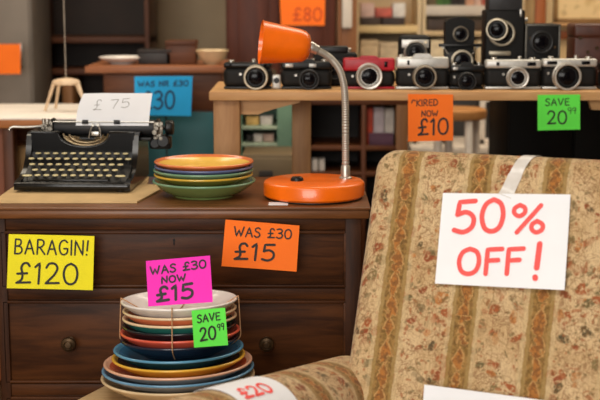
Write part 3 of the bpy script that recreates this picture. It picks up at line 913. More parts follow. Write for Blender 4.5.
KR = [(0.030, 0.034, 9, -0.003, True), (0.050, 0.0435, 10, -0.003, False), (0.070, 0.0535, 11, -0.004, False), (0.090, 0.064, 12, 0.000, False), (0.110, 0.074, 11, 0.001, False)]
def key_bm(wd=0.0068):
    k = B()
    sx = wd / 0.0068
    k.m(0).lathe([(0, 0.0022), (0.0048, 0.0022), (0.0050, 0.0018), (0.0050, 0.0016)], None, 20, sx=sx)
    k.m(1).lathe([(0.0050, 0.0017), (0.0066, 0.0026), (0.0071, 0.0018), (0.0068, -0.0002), (0.0040, -0.0010), (0.0012, -0.0012), (0.0012, -0.014), (0, -0.014)], None, 20, sx=sx)
    return k
def key_bm2(wd=1.0):
    k = B()
    k.m(0).lathe([(0, 0.0030), (0.0055, 0.0028), (0.0066, 0.0020), (0.0069, 0.0006), (0.0066, 0.0)], None, 20, sx=wd)
    k.m(1).lathe([(0.0066, 0.0), (0.0060, -0.0010), (0.0014, -0.0016)], None, 20, sx=wd)
    k.box((0, 0, -0.010), (0.0016, 0.0026, 0.018))
    return k
kproto = None
for (ky, kz, n, off, wide) in KR:
    for i in range(n):
        x = off + (i - (n - 1) / 2) * 0.0203
        if kproto is None: ko = kproto = key_bm2().obj('key', [keycap, blackplas], tw)
        else: ko = kproto.copy(); COL.objects.link(ko); ko.parent = tw
        ko.location = (x, ky, kz); ko.rotation_euler = (R(3), 0, 0)
    if wide:
        for x in (off - 0.105, off + 0.107):
            ko = key_bm2(1.75).obj('shift_key', [keycap, blackplas], tw)
            ko.location = (x, ky, kz - 0.001); ko.rotation_euler = (R(3), 0, 0)
B().box((-0.006, 0.0165, 0.026), (0.172, 0.009, 0.005), 0.002).obj('space_bar', blackgloss, tw)
# carriage
pc = (0.192, 0.127)       # y, z of the platen axis
px0, px1 = -0.078, 0.160
Tp = Matrix.Translation((0, pc[0], pc[1])) @ RXZ
B().lathe([(0, px0), (0.0165, px0), (0.0175, px0 + 0.002), (0.0175, px1 - 0.002), (0.0165, px1), (0, px1)], Tp, 32).obj('platen', M('platen_rubber', (38, 38, 40), 0.55, 0, 0.15, 60), tw)
crg = B()
crg.box((0.03, 0.222, 0.112), (0.26, 0.022, 0.016), 0.003)
crg.box((0.03, 0.192, 0.1025), (0.25, 0.060, 0.008), 0.002)
for x in (px0 - 0.006, px1 + 0.006):
    crg.prism([(0.168, 0.100), (0.168, 0.134), (0.180, 0.146), (0.205, 0.148), (0.235, 0.132), (0.236, 0.100)], x - 0.003, x + 0.003, YZX)
crg.obj('carriage', blackplas, tw)
for s, x in ((-1, px0 - 0.010), (1, px1 + 0.010)):
    q = B()
    Tk = Matrix.Translation((x, pc[0], pc[1])) @ Matrix.Rotation(s * PI / 2, 4, 'Y')
    q.lathe([(0, 0), (0.005, 0), (0.005, 0.014 if s > 0 else 0.004), (0.015, 0.015 if s > 0 else 0.005), (0.0175, 0.018 if s > 0 else 0.008), (0.0175, 0.030 if s > 0 else 0.014), (0.0155, 0.033 if s > 0 else 0.016), (0, 0.034 if s > 0 else 0.017)], Tk, 28)
    q.obj('platen_knob', blackplas, tw)
rnd = random.Random(4)
for cx_, w_ in ((px1 + 0.010, 0.018), (px0 - 0.014, 0.020)):
    mech = B()
    mech.box((cx_, 0.1705, pc[1] - 0.003), (w_ + 0.004, 0.003, 0.036), 0.001)
    for k in range(9):
        x = cx_ + rnd.uniform(-w_ / 2, w_ / 2); z = pc[1] + rnd.uniform(-0.026, 0.018); y = 0.170
        mech.cyl((0, 0, 0), rnd.uniform(0.003, 0.0062), rnd.uniform(0.004, 0.010), Matrix.Translation((x, y, z)) @ FR, 16)
    mech.tube([(cx_, 0.166, pc[1] - 0.028), (cx_ + 0.004, 0.170, pc[1] + 0.022)], 0.002, 8)
    mech.tube([(cx_ - 0.006, 0.168, pc[1] - 0.018), (cx_ + 0.008, 0.170, pc[1] + 0.012)], 0.0016, 8)
    mech.obj('carriage_mechanism', M('worn_dark_steel', (120, 114, 104), 0.35, 0.9, 0.3, 200), tw)
q = B()
q.cyl((0, 0, -0.02), 0.014, 0.030, Matrix.Translation((px1 + 0.022, 0.172, 0.098)) @ FR, 24).cyl((0, 0, -0.02), 0.011, 0.026, Matrix.Translation((px1 + 0.002, 0.172, 0.092)) @ FR, 24)
q.box((px1 + 0.012, 0.195, 0.092), (0.05, 0.03, 0.03), 0.004)
q.obj('spring_drum', blackplas, tw)
lv = B()
lv.tube(smooth_path([(px0 - 0.012, 0.176, 0.140), (px0 - 0.03, 0.165, 0.132), (px0 - 0.065, 0.155, 0.1305), (px0 - 0.092, 0.150, 0.131), (px0 - 0.099, 0.145, 0.1235)], 6), 0.0034, 10)
lv.cyl((0, 0, 0), 0.006, 0.008, Matrix.Translation((px0 - 0.012, 0.180, 0.142)) @ FR, 20)
lv.cyl((0, 0, 0), 0.004, 0.012, Matrix.Translation((px0 - 0.022, 0.170, 0.138)), 16)
lv.obj('return_lever', steel, tw)
pb = B()
pb.m(0).tube([(px0, 0.172, 0.142), (px1, 0.172, 0.142)], 0.0015, 8)
pb.m(1)
for x in (-0.002, 0.073):
    pb.lathe([(0, 0), (0.0048, 0), (0.0048, 0.014), (0, 0.014)], Matrix.Translation((x - 0.007, 0.170, 0.142)) @ RXZ, 20)
pb.obj('paper_bail', [steel, blackplas], tw)
tg = B()
for s in (-1, 1):
    tg.tube(smooth_path([(0.024 + s * 0.014, 0.150, 0.106), (0.024 + s * 0.011, 0.156, 0.124), (0.024 + s * 0.006, 0.162, 0.136)], 5), 0.0018, 8)
    tg.cyl((0, 0, 0), 0.0036, 0.005, Matrix.Translation((0.024 + s * 0.006, 0.163, 0.136)) @ FR, 16)
tg.box((0.024, 0.154, 0.116), (0.018, 0.003, 0.010), 0.001)
tg.obj('type_guide', steel, tw)
for sx in (-0.105, 0.105):
    for sy in (0.025, 0.24):
        B().cyl((sx, sy, 0), 0.010, 0.006, None, 18).obj('foot', blackplas, tw)
# sheet in the platen
pw0, pw1 = -0.025, 0.147
TWM = Matrix.Translation((txc, TYY, TZ)) @ Matrix.Rotation(R(-2.5), 4, 'Z')
def platenpaper2(u, v):
    x = pw0 + (pw1 - pw0) * u
    rr = 0.0185
    d = v * 0.080
    y_, z_ = pc[0] - rr, pc[1] + 0.006
    th0 = R(82)
    # rises from the platen front and curls gently backwards, top left corner drooping back
    k = 5.5 + 3.0 * max(0, 0.35 - u)
    th = th0
    N_ = 12
    y, z = y_, z_
    for i in range(N_):
        th = th0 - k * d * (i + 0.5) / N_
        y += math.cos(th) * d / N_; z += math.sin(th) * d / N_
    x += 0.014 * max(0, 1 - u * 2) * v ** 2 + 0.006 * max(0, u * 2 - 1) * v
    return TWM @ Vector((x, y, z)), TWM.to_3x3() @ Vector((0, -math.sin(th), math.cos(th)))
po, porg = sheet('paper_sheet', 'white typing paper with faint £75 script standing in typewriter platen', 'paper', platenpaper2, whitep, 18, 18, 0.0005)
ink('lettering', platenpaper2, pw1 - pw0, 0.080, [('£', .22, .34, .46, .32, .0), ('75', .47, .72, .50, .28, .05)], .0012, inkg, po, porg)

# ------------------------------------------------------------------ bowls and plates beside the typewriter
bwx, bwy = P(204, 190, 2.87).x, 2.865
def bz(py): return P(204, py, bwy).z
pm = (P(304, 170, bwy) - P(204, 170, bwy)).length / 100
G_lgr = glaze('leaf_green_glaze', (122, 146, 84)); G_olv = glaze('olive_glaze', (132, 130, 58)); G_mus = glaze('mustard_glaze', (206, 168, 62))
G_grn = glaze('grey_green_glaze', (112, 150, 116)); G_per = glaze('periwinkle_glaze', (88, 100, 138)); G_oy = glaze('orange_rim_glaze', (216, 120, 68)); G_gold = glaze('golden_glaze', (232, 186, 84))
bw = [('green footed bowl at the bottom of the low stack beside typewriter', 51, 204, 180.5, (G_lgr, G_grn, G_lgr), 0.038, 'bowl', 0.60),
      ('mustard yellow plate on the green bowl', 49, 203.5, 174, (G_olv, G_mus, G_mus), 0.024, 'plate', 0.62),
      ('grey green plate between the mustard and periwinkle plates', 49.5, 203.5, 169.5, (G_grn, G_grn, G_grn), 0.024, 'plate', 0.62),
      ('periwinkle blue plate under the golden plate', 49, 204, 165.8, (G_per, G_per, G_per), 0.024, 'plate', 0.62),
      ('golden yellow plate with orange rim on top of the low stack', 49, 204, 161.3, (G_oy, G_oy, G_gold), 0.024, 'plate', 0.62)]
for lb, hw, cx, py, cols, h, nm, ft in bw:
    if nm == 'bowl': h = bz(180.5) - DT - 0.0006
    o = plate_bm(hw * pm, h, 0.0055 if nm == 'bowl' else 0.0036, ft).obj(nm, list(cols), None, (P(cx, py, bwy).x, bwy, bz(py) - h), 50)
    tag(o, lb, nm, 'low stack of plates on the chest')

# ------------------------------------------------------------------ orange desk lamp
LY = 2.838
lx = P(314, 190, LY).x
lamp = thing('desk_lamp', 'orange desk lamp with round base and steel gooseneck on the chest', 'lamp', (lx, LY, DT))
orange = M('orange_enamel', (242, 108, 6), 0.3, 0, 0.05, 20, 0, 0.3)
BR = 0.1115
B().lathe([(0, 0.004), (BR - 0.004, 0.004), (BR, 0.008), (BR, 0.032), (BR - 0.002, 0.036), (BR - 0.006, 0.0385), (0.03, 0.0405), (0, 0.0405)], None, 72).obj('base', orange, lamp)
B().lathe([(0, 0), (BR - 0.006, 0), (BR - 0.004, 0.002), (BR - 0.005, 0.005), (0, 0.005)], None, 48).obj('base_pad', blackplas, lamp)
sw = P(297, 180.5, LY - 0.02)
B().lathe([(0, 0), (0.0145, 0), (0.0135, 0.005), (0.010, 0.0085), (0, 0.009)], Matrix.Translation((sw.x - lx, -0.018, 0.0398)), 28).obj('switch', blackplas, lamp)
NYo = 0.02
def ln(px, py): return P(px, py, LY + NYo) - lamp.location
nb = ln(345.5, 176)
gx, gy = nb.x, NYo
B().lathe([(0, 0.0395), (0.0145, 0.0395), (0.0145, 0.042), (0.0105, 0.044), (0.0105, 0.066), (0.0095, 0.068), (0, 0.068)], Matrix.Translation((gx, gy, 0)), 28).obj('neck_collar', chrome, lamp)
path = smooth_path([(gx, gy, 0.06)] + [ln(a, b_) for a, b_ in ((345.5, 130), (345.3, 104), (344, 86), (339.5, 70), (330, 58), (319, 51), (312, 47.5))], 40)
path = dense(path, 0.0011)
rr = [0.0078 + 0.0007 * math.sin(i * 2 * PI / 4) for i in range(len(path))]
B().tube(path, rr, 16).obj('gooseneck', M('matte_steel_hose', (182, 176, 166), 0.5, 0.7, 0.06, 60), lamp, angle=80)
hd = (ln(309, 46.5) - ln(326, 54.5)).normalized()
hp = ln(318, 50.5)
def aim(p, d): return Matrix.Translation(p) @ d.to_track_quat('Z', 'Y').to_matrix().to_4x4()
B().lathe([(0, 0), (0.0100, 0), (0.0108, 0.002), (0.0108, 0.008), (0.0120, 0.010), (0.0128, 0.018), (0.0120, 0.022), (0, 0.022)], aim(hp, hd), 28).obj('shade_collar', chrome, lamp)
sdir = (Vector((-1, -0.12, 0.10))).normalized()
sp = hp + hd * 0.019
B().lathe([(0, 0), (0.016, 0.0), (0.026, 0.004), (0.033, 0.012), (0.0365, 0.024), (0.039, 0.045), (0.047, 0.105), (0.0485, 0.108), (0.047, 0.109), (0.0375, 0.05), (0.034, 0.025), (0.024, 0.008), (0, 0.003)], aim(sp, sdir), 48).obj('shade', orange, lamp, angle=60)
bl_ = B()
bl_.m(1).lathe([(0, 0.004), (0.014, 0.004), (0.014, 0.035), (0.012, 0.037), (0, 0.037)], aim(sp, sdir), 24)
bl_.m(0).lathe([(0.010, 0.036), (0.014, 0.046), (0.022, 0.062), (0.024, 0.074), (0.018, 0.090), (0, 0.096)], aim(sp, sdir), 24)
bl_.obj('bulb', [M('milky_bulb_glass', (236, 232, 222), 0.2, 0, 0.03, 10), chrome], lamp)
# slip of paper under the front of the lamp
a_, b2_ = PZ(268.5, 204.6, DT + 0.001), PZ(288, 204.9, DT + 0.001)
o = B().box(((a_.x + b2_.x) / 2, a_.y + 0.012, 0.0), (b2_.x - a_.x, 0.034, 0.0012)).obj('paper_slip', whitep, None, (0, 0, DT + 0.001))
tag(o, 'tiny white paper slip sticking out under the orange lamp base', 'paper')

# ------------------------------------------------------------------ pine display bench
BY0, BY1 = 3.25, 3.62
bt = P(300, 91.5, BY0).z
bxl_, bxr_ = P(209, 96, BY0).x, 1.02
bn = thing('display_bench', 'pale pine display table carrying the row of vintage cameras', 'table', ((bxl_ + bxr_) / 2, (BY0 + BY1) / 2, 0))
def bl2(v): return Vector(v) - bn.location
B().span(bl2((bxl_, BY0, bt - 0.023)), bl2((bxr_, BY1, bt)), 0.003).obj('tabletop', pine, bn)
l0, l1 = P(213.5, 130, BY0 + 0.02).x, P(240, 130, BY0 + 0.02).x
m0, m1 = P(292, 130, BY1 - 0.06).x, P(311, 130, BY1 - 0.06).x
def leg(x0, x1, y0, y1): B().span(bl2((x0, y0, 0)), bl2((x1, y1, bt - 0.022)), 0.003).obj('leg', pine_v, bn)
leg(l0, l1, BY0 + 0.02, BY0 + 0.075)
leg(m0, m1, BY1 - 0.08, BY1 - 0.03)
leg(bxr_ - 0.07, bxr_ - 0.01, BY0 + 0.02, BY0 + 0.075)
leg(bxr_ - 0.07, bxr_ - 0.01, BY1 - 0.08, BY1 - 0.03)
# arched bracket apron between the legs at the left, and a short one at the right
ya = BY0 + 0.05
ax0, ax1 = l1 - 0.004, P(300, 104, ya).x
za = P(250, 114.5, ya).z
poly = [(ax0, bt - 0.022), (ax0, za), (P(258, 115, ya).x, za)]
for k in range(9):
    t = k / 8
    poly.append((P(258, 0, ya).x * (1 - t) + ax1 * t, za + (bt - 0.032 - za) * (t ** 0.8)))
poly.append((ax1, bt - 0.022))
B().prism([(x - bn.location.x, z) for x, z in poly], -(0.02), 0.0, Matrix.Translation((0, ya - bn.location.y, 0)) @ XZ).obj('apron', pine, bn)
ax = P(588, 105, ya).x
B().prism([(ax - bn.location.x, bt - 0.022), (ax - bn.location.x + 0.01, bt - 0.05), (bxr_ - 0.06 - bn.location.x, bt - 0.06), (bxr_ - 0.06 - bn.location.x, bt - 0.022)], -0.02, 0.0, Matrix.Translation((0, ya - bn.location.y, 0)) @ XZ).obj('apron', pine, bn)
B().span(bl2((m1 - 0.01, BY1 - 0.06, bt - 0.045)), bl2((bxr_ - 0.05, BY1 - 0.04, bt - 0.022)), 0.002).obj('rear_rail', pine, bn)
# tags on the bench edge
price_tag('price_tag', 'orange card tag reading £10 hanging from the pine table edge',
          PL([(408, 94), (453, 94.5), (453, 140.5), (408, 141.5)], [3.243, 3.243, 3.238, 3.238]), ora,
          [('~KIRED', .08, .66, .745, .13, .02), ('NOW', .30, .66, .53, .12, .0), ('£10', .22, .89, .13, .34, .02, .0052)], .0026, inkb, 0.001)
price_tag('price_tag', 'green card tag SAVE 20 hanging from the pine table edge',
          PL([(537.5, 95), (580, 94.5), (580, 129.5), (537.5, 130.5)], [3.243, 3.243, 3.239, 3.239]), grn,
          [('SAVE', .18, .74, .70, .19, .0), ('20', .23, .68, .18, .36, .0, .0042), ('99', .71, .90, .46, .17, .0, .0018)], .0026, inkb, 0.001)

# ------------------------------------------------------------------ cameras
redp = M('red_leatherette', (176, 22, 40), 0.4, 0, 0.1, 60)
leather = M('brown_leather', (74, 36, 22), 0.5, 0, 0.15, 40, 0.2)
def lens_parts(root, lx_, lz, r, y0, ln_, ring, inner, tilt=0.0, glassr=0.61):
    """barrel facing the viewer, with glass and a knurled ring as sub-parts"""
    T_ = Matrix.Translation((lx_, y0, lz)) @ Matrix.Rotation(tilt, 4, 'Z') @ FR
    lo = B().lathe([(0, -0.002), (r * 0.96, -0.002), (r, 0.002), (r, ln_ * 0.42), (r * 0.93, ln_ * 0.46), (r * 0.93, ln_ * 0.6), (r * 0.98, ln_ * 0.64), (r * 0.98, ln_ * 0.95), (r * 0.93, ln_), (r * 0.84, ln_), (r * 0.80, ln_ * 0.97)], T_, 40).obj('lens', ring, root)
    B().lathe([(r * 0.80, ln_ * 0.97), (r * 0.72, ln_ * 0.86), (r * (glassr + 0.05), ln_ * 0.70), (r * glassr, ln_ * 0.70)], T_, 40).obj('lens_ring', inner, lo)
    B().lathe([(r * (glassr + 0.01), ln_ * 0.695), (r * glassr * 0.7, ln_ * 0.77), (r * glassr * 0.35, ln_ * 0.81), (0, ln_ * 0.82)], T_, 32).obj('lens_glass', glass, lo)
    return lo
def compact_camera(label, x0, x1, ytop, ybot, lens, Y, body, top, ring, inner, topf=0.36, llen=0.03, hump=None, dials=(0.16, 0.62, 0.85), win=((0.1, 0.2), (0.82, 0.2)), base=True, name='camera', rz=0.0, winm=None):
    a, b_ = P(x0, ybot, Y), P(x1, ybot, Y)
    Wd = b_.x - a.x
    H = P(x0, ytop, Y).z - bt
    D = 0.034
    root = thing(name, label, 'camera', ((a.x + b_.x) / 2, Y + D / 2, bt + 0.0005), rz, 'vintage cameras on the pine table')
    yf = -D / 2
    Hm = H * 0.88            # without dials
    zt_ = Hm * (1 - topf)
    B().box((0, 0, zt_ / 2 + 0.003), (Wd, D, zt_ - 0.002), D * 0.42, None, 6).obj('body', body, root)
    tp_ = B().box((0, 0, zt_ + Hm * topf / 2), (Wd * 0.995, D * 0.94, Hm * topf), 0.006, None, 3)
    if hump:
        hx, hw_, hh = hump
        hx = (hx - 0.5) * Wd
        tp_.prism([(hx - hw_ * Wd * 0.5, Hm - 0.002), (hx - hw_ * Wd * 0.32, Hm + hh), (hx + hw_ * Wd * 0.32, Hm + hh), (hx + hw_ * Wd * 0.5, Hm - 0.002)], -D * 0.42, D * 0.42, Matrix.Translation((0, 0, 0)) @ XZ)
    tp_.obj('top_plate', top, root)
    if base: B().box((0, 0, 0.003), (Wd * 0.99, D * 0.95, 0.006), 0.002).obj('base_plate', top, root)
    for k, f in enumerate(dials):
        B().cyl(((f - 0.5) * Wd, 0, Hm - 0.001), (0.0075, 0.0055, 0.0085)[k % 3], (0.007, 0.009, 0.006)[k % 3] * min(1, H / 0.085), None, 24).obj('dial', steel, root)
    for f, wf in win:
        B().box(((f - 0.5) * Wd, -D * 0.47 - 0.0005, zt_ + Hm * topf * 0.52), (wf * Wd * 0.7, 0.004, Hm * topf * 0.42), 0.0012).obj('viewfinder_window', winm or glass, root)
    lx_, ly_, lr = lens
    q = P(lx_, ly_, Y)
    r = lr * (P(x0 + 1, ybot, Y).x - a.x)
    lens_parts(root, q.x - root.location.x, q.z - root.location.z, r, yf + 0.002, llen, ring, inner)
    B().cyl((0, 0, 0), 0.0035, 0.006, Matrix.Translation((q.x - root.location.x - r * 1.25, yf + 0.001, zt_ * 0.72)) @ FR, 16).obj('self_timer', steel, root)
    for s in (-1, 1):
        B().lathe([(0.0022, -0.001), (0.0035, 0), (0.0022, 0.001), (0.0022, -0.001)], Matrix.Translation((s * (Wd / 2 + 0.001), -0.004, zt_ * 0.95)) @ RXZ, 14).obj('strap_lug', steel, root)
    return root
ringb = M('black_ring', (30, 30, 30), 0.4, 0.3, 0.2, 90)
creams = M('warm_silver', (170, 160, 140), 0.4, 0.55, 0.08, 90)
CY = 3.325
compact_camera('black and silver rangefinder camera behind the lamp shade, leftmost on pine table', 223.5, 272, 59, 88.5, (256, 77, 12.4), CY, blackmat, blackplas, creams, ringb, 0.22, 0.030)
compact_camera('black camera with black lens between lamp shade and red camera', 281, 332, 58, 89, (309, 79, 10.5), CY, blackmat, blackplas, ringb, ringb, 0.30, 0.026, (0.5, 0.35, 0.006), win=((0.16, 0.22), (0.62, 0.2)), winm=silver)
compact_camera('red and black camera with silver lens behind the gooseneck', 343, 395, 54, 89.5, (369, 76, 13.2), CY, blackmat, redp, chrome, silver, 0.42, 0.026, (0.50, 0.42, 0.005), dials=(), win=((0.82, 0.09),))
compact_camera('silver topped black camera with pentaprism hump beside red camera', 395.8, 449, 53, 90, (424, 76.5, 12), CY, blackmat, silver, M('dull_nickel', (140, 130, 114), 0.4, 0.7, 0.1, 90), ringb, 0.36, 0.034, (0.5, 0.40, 0.008), dials=(0.1,), win=((0.23, 0.06),))
compact_camera('small black reflex camera between two silver topped cameras', 449.5, 484, 62, 91, (466, 81, 9.5), CY, blackmat, blackplas, ringb, ringb, 0.30, 0.030, (0.5, 0.4, 0.006), dials=(0.14, 0.86), win=((0.16, 0.2),), winm=silver)
compact_camera('silver rangefinder camera with small silver lens beside the black reflex camera', 485, 541, 56, 91, (517, 77.5, 11), CY, blackmat, silver, chrome, silver, 0.30, 0.024, None, win=((0.22, 0.08), (0.82, 0.22)))
compact_camera('silver rangefinder camera with large tilted lens above the green tag', 542, 597, 55, 91, (565.5, 76, 14), CY, blackmat, silver, chrome, ringb, 0.27, 0.034, None, win=((0.17, 0.26), (0.78, 0.22)))
compact_camera('dark camera cut off by the right picture edge', 599, 642, 59, 91, (620, 77, 11), CY, blackmat, blackplas, ringb, ringb, 0.3, 0.028)
# small silver exposure meter between the first two cameras
q = P(273.5, 89, CY); 
mt = thing('light_meter', 'small silver light meter between the two leftmost black cameras', 'light meter', (P(276.5, 89, CY).x, CY + 0.012, bt + 0.0005), 0)
B().box((0, 0, 0.018), (0.022, 0.020, 0.036), 0.004, None, 3).obj('case', silver, mt)
B().cyl((0, 0, 0), 0.0075, 0.004, Matrix.Translation((0, -0.0095, 0.022)) @ FR, 20).obj('dial', blackplas, mt)
B().cyl((0, 0, 0.0355), 0.004, 0.003, None, 16).obj('button', brass, mt)

# second row, taller cameras
CY2 = 3.455
def rootat(name, label, pxc, Y, cat='camera', group='vintage cameras on the pine table'):
    return thing(name, label, cat, (P(pxc, 89, Y).x, Y, bt + 0.0005), 0, group)
pmm = P(401, 60, CY2).x - P(400, 60, CY2).x
def zz(py, Y=CY2): return P(400, py, Y).z - bt
# compact behind the gooseneck
r_ = rootat('camera', 'black camera peeking out behind the red camera near the gooseneck', 335, CY2)
hh = zz(46)
B().box((0, 0, hh * 0.42), (44 * pmm, 0.04, hh * 0.84), 0.008, None, 3).obj('body', blackmat, r_)
B().box((-2 * pmm, 0, hh * 0.90), (30 * pmm, 0.034, hh * 0.2), 0.006, None, 3).obj('prism_housing', blackplas, r_)
B().cyl((13 * pmm, 0, hh * 0.83), 0.009, 0.012, None, 20).obj('dial', steel, r_)
lens_parts(r_, 0, hh * 0.42, 0.026, -0.019, 0.03, ringb, ringb)
# round-cornered camera behind the silver topped one
r_ = rootat('camera', 'round cornered black camera with silver arch rising behind silver topped camera', 414, CY2)
hh = zz(35)
B().box((0, 0.01, hh / 2), (32 * pmm, 0.06, hh), 0.014, None, 4).obj('body', blackmat, r_)
B().box((0, -0.021, hh * 0.83), (27 * pmm, 0.006, hh * 0.16), 0.002).obj('front_plate', silver, r_)
B().lathe([(0.023, 0), (0.030, 0), (0.030, 0.014), (0.027, 0.016), (0.023, 0.012), (0.023, 0)], Matrix.Translation((0, -0.019, zz(52))) @ FR, 40).obj('lens_ring', chrome, r_)
lens_parts(r_, 0, zz(52), 0.0225, -0.018, 0.022, ringb, ringb)
B().cyl((0, 0, 0), 0.004, 0.006, Matrix.Translation((10 * pmm, -0.023, hh * 0.86)) @ FR, 16).obj('flash_lamp', M('warm_white_lens', (240, 226, 196), 0.2), r_)
# bellows press camera
r_ = rootat('bellows_camera', 'black bellows camera with domed hood behind small reflex camera', 458, CY2)
z0_, z1_ = zz(50), zz(17)
B().box((0, 0.02, zz(60) / 2), (36 * pmm, 0.075, zz(60)), 0.008, None, 3).obj('body', blackmat, r_)
hdp = [(-14 * pmm, zz(56)), (14 * pmm, zz(56)), (14.5 * pmm, zz(22))]
for k in range(9):
    a = k / 8
    hdp.append((14.5 * pmm - 29 * pmm * a, zz(22) + (zz(17) - zz(22)) * math.sin(PI * a) ** 0.7))
B().prism(hdp, -0.03, 0.02, XZ).obj('hood', blackmat, r_)
B().tube([(x, -0.022, z) for x, z in hdp[2:]], 0.0028, 8).obj('hood_rim', M('worn_grey_metal', (96, 92, 84), 0.45, 0.5, 0.2, 80), r_)
lens_parts(r_, 0.4 * pmm, zz(34), 8 * pmm, -0.022, 0.014, M('tarnished_ring', (104, 96, 84), 0.4, 0.6, 0.2, 90), ringb)
B().box((0, -0.026, zz(45)), (42 * pmm, 0.022, 0.008), 0.002).obj('shelf_plate', blackplas, r_)
bel = B()
for k in range(5):
    y = -0.02 - k * 0.009
    s_ = 1 - 0.06 * k
    bel.box((0, y, zz(66)), (30 * pmm * s_, 0.008, 0.075 * s_), 0.002)
bel.obj('bellows', blackplas, r_)
lens_parts(r_, 0.5 * pmm, zz(60), 11 * pmm, -0.062, 0.012, creams, ringb)
for s in (-1, 1):
    st_ = B()
    st_.tube([(s * 17 * pmm, -0.025, zz(46)), (s * 12 * pmm, -0.04, zz(54))], 0.002, 8)
    st_.cyl((0, 0, 0), 0.0045, 0.006, Matrix.Translation((s * 17 * pmm, -0.024, zz(46.5))) @ FR, 14)
    st_.obj('strut', steel, r_)
# twin lens style tall camera
r_ = rootat('reflex_camera', 'tall black box reflex camera with bulging silver lens and open hood', 502.5, CY2)
hh = zz(10)
B().box((0, 0.02, hh / 2), (39 * pmm, 0.085, hh), 0.006, None, 3).obj('body', blackmat, r_)
hb = B()
for (c_, d_) in (((0, -0.018, hh + 0.035), (32 * pmm, 0.003, 0.07)), ((0, 0.055, hh + 0.035), (32 * pmm, 0.003, 0.07)), ((-16 * pmm, 0.018, hh + 0.035), (0.003, 0.075, 0.07)), ((16 * pmm, 0.018, hh + 0.035), (0.003, 0.075, 0.07))):
    hb.box(c_, d_, 0.001)
hb.obj('viewing_hood', M('grey_black_metal', (44, 44, 46), 0.5, 0.2, 0.15, 60), r_)
lens_parts(r_, -4 * pmm, zz(33), 13 * pmm, -0.023, 0.02, creams, ringb)
lens_parts(r_, -9 * pmm, zz(29), 11 * pmm, -0.040, 0.034, creams, ringb, R(-10))
B().box((-5 * pmm, -0.026, zz(53)), (22 * pmm, 0.008, 0.012), 0.003).obj('name_plate', creams, r_)
B().cyl((0, 0, 0), 0.006, 0.008, Matrix.Translation((19.5 * pmm, -0.01, zz(20))) @ RXZ, 18).obj('focus_knob', steel, r_)
B().box((15 * pmm, -0.024, zz(13)), (0.006, 0.004, 0.02), 0.001).obj('latch', steel, r_)
# box camera
r_ = rootat('box_camera', 'black box camera with silver edge behind two silver rangefinders', 540, CY2)
hh = zz(24)
B().box((0, 0.025, hh / 2), (33 * pmm, 0.09, hh), 0.004, None, 2).obj('body', blackmat, r_)
fr_ = B()
for (c_, d_) in (((0, -0.0205, hh - 0.003), (34 * pmm, 0.004, 0.005)), ((-16.5 * pmm, -0.0205, hh / 2), (0.005, 0.004, hh)), ((16.5 * pmm, -0.0205, hh / 2), (0.005, 0.004, hh))):
    fr_.box(c_, d_, 0.001)
fr_.obj('front_frame', M('worn_grey_metal', (96, 92, 84)), r_)
lens_parts(r_, -1.5 * pmm, zz(42), 11.5 * pmm, -0.019, 0.018, ringb, ringb, 0, 0.6)
B().cyl((0, 0, 0), 0.0035, 0.005, Matrix.Translation((12 * pmm, -0.019, zz(47))) @ FR, 14).obj('shutter_button', brass, r_)
B().cyl((0, 0, 0), 0.003, 0.005, Matrix.Translation((-13 * pmm, -0.019, zz(38))) @ FR, 14).obj('shutter_button', brass, r_)
# brown leather case
r_ = thing('leather_case', 'brown leather camera case behind the rightmost silver rangefinder', 'case', (P(594, 89, CY2 + 0.04).x, CY2 + 0.04, bt + 0.0005))
hh = P(580, 24, CY2).z - bt
B().box((0, 0, hh * 0.40), (52 * pmm, 0.10, hh * 0.80), 0.008, None, 3).obj('body', leather, r_)
B().box((0, 0, hh * 0.885), (53 * pmm, 0.105, hh * 0.23), 0.010, None, 3).obj('lid', leather, r_)
for (a, b_) in ((-20, 38), (-3, 48), (12, 49), (-12, 52)):
    B().cyl((0, 0, 0), 0.0045, 0.005, Matrix.Translation((a * pmm, -0.0495, zz(b_))) @ FR, 14).obj('stud', brass, r_)

# ------------------------------------------------------------------ furniture at the back
def fb(root, name, x0, x1, y0, y1, Y, d, mat, bev=0.004):
    """a block seen between px x0..x1 and py y0..y1 whose face stands at depth Y"""
    a, b_ = P(x0, y1, Y), P(x1, y0, Y)
    v0 = Vector((a.x, Y, a.z)); v1 = Vector((P(x1, y1, Y).x, Y + d, b_.z))
    org = root.location if root else Vector((0, 0, 0))
    return B().span(v0 - org, v1 - org, bev).obj(name, mat, root)
def floorbox(root, name, x0, x1, ytop, Y, d, mat, bev=0.004, zlow=0.0):
    a, b_ = P(x0, ytop, Y), P(x1, ytop, Y)
    org = root.location
    return B().span(Vector((a.x, Y, zlow)) - org, Vector((b_.x, Y + d, a.z)) - org, bev).obj(name, mat, root)

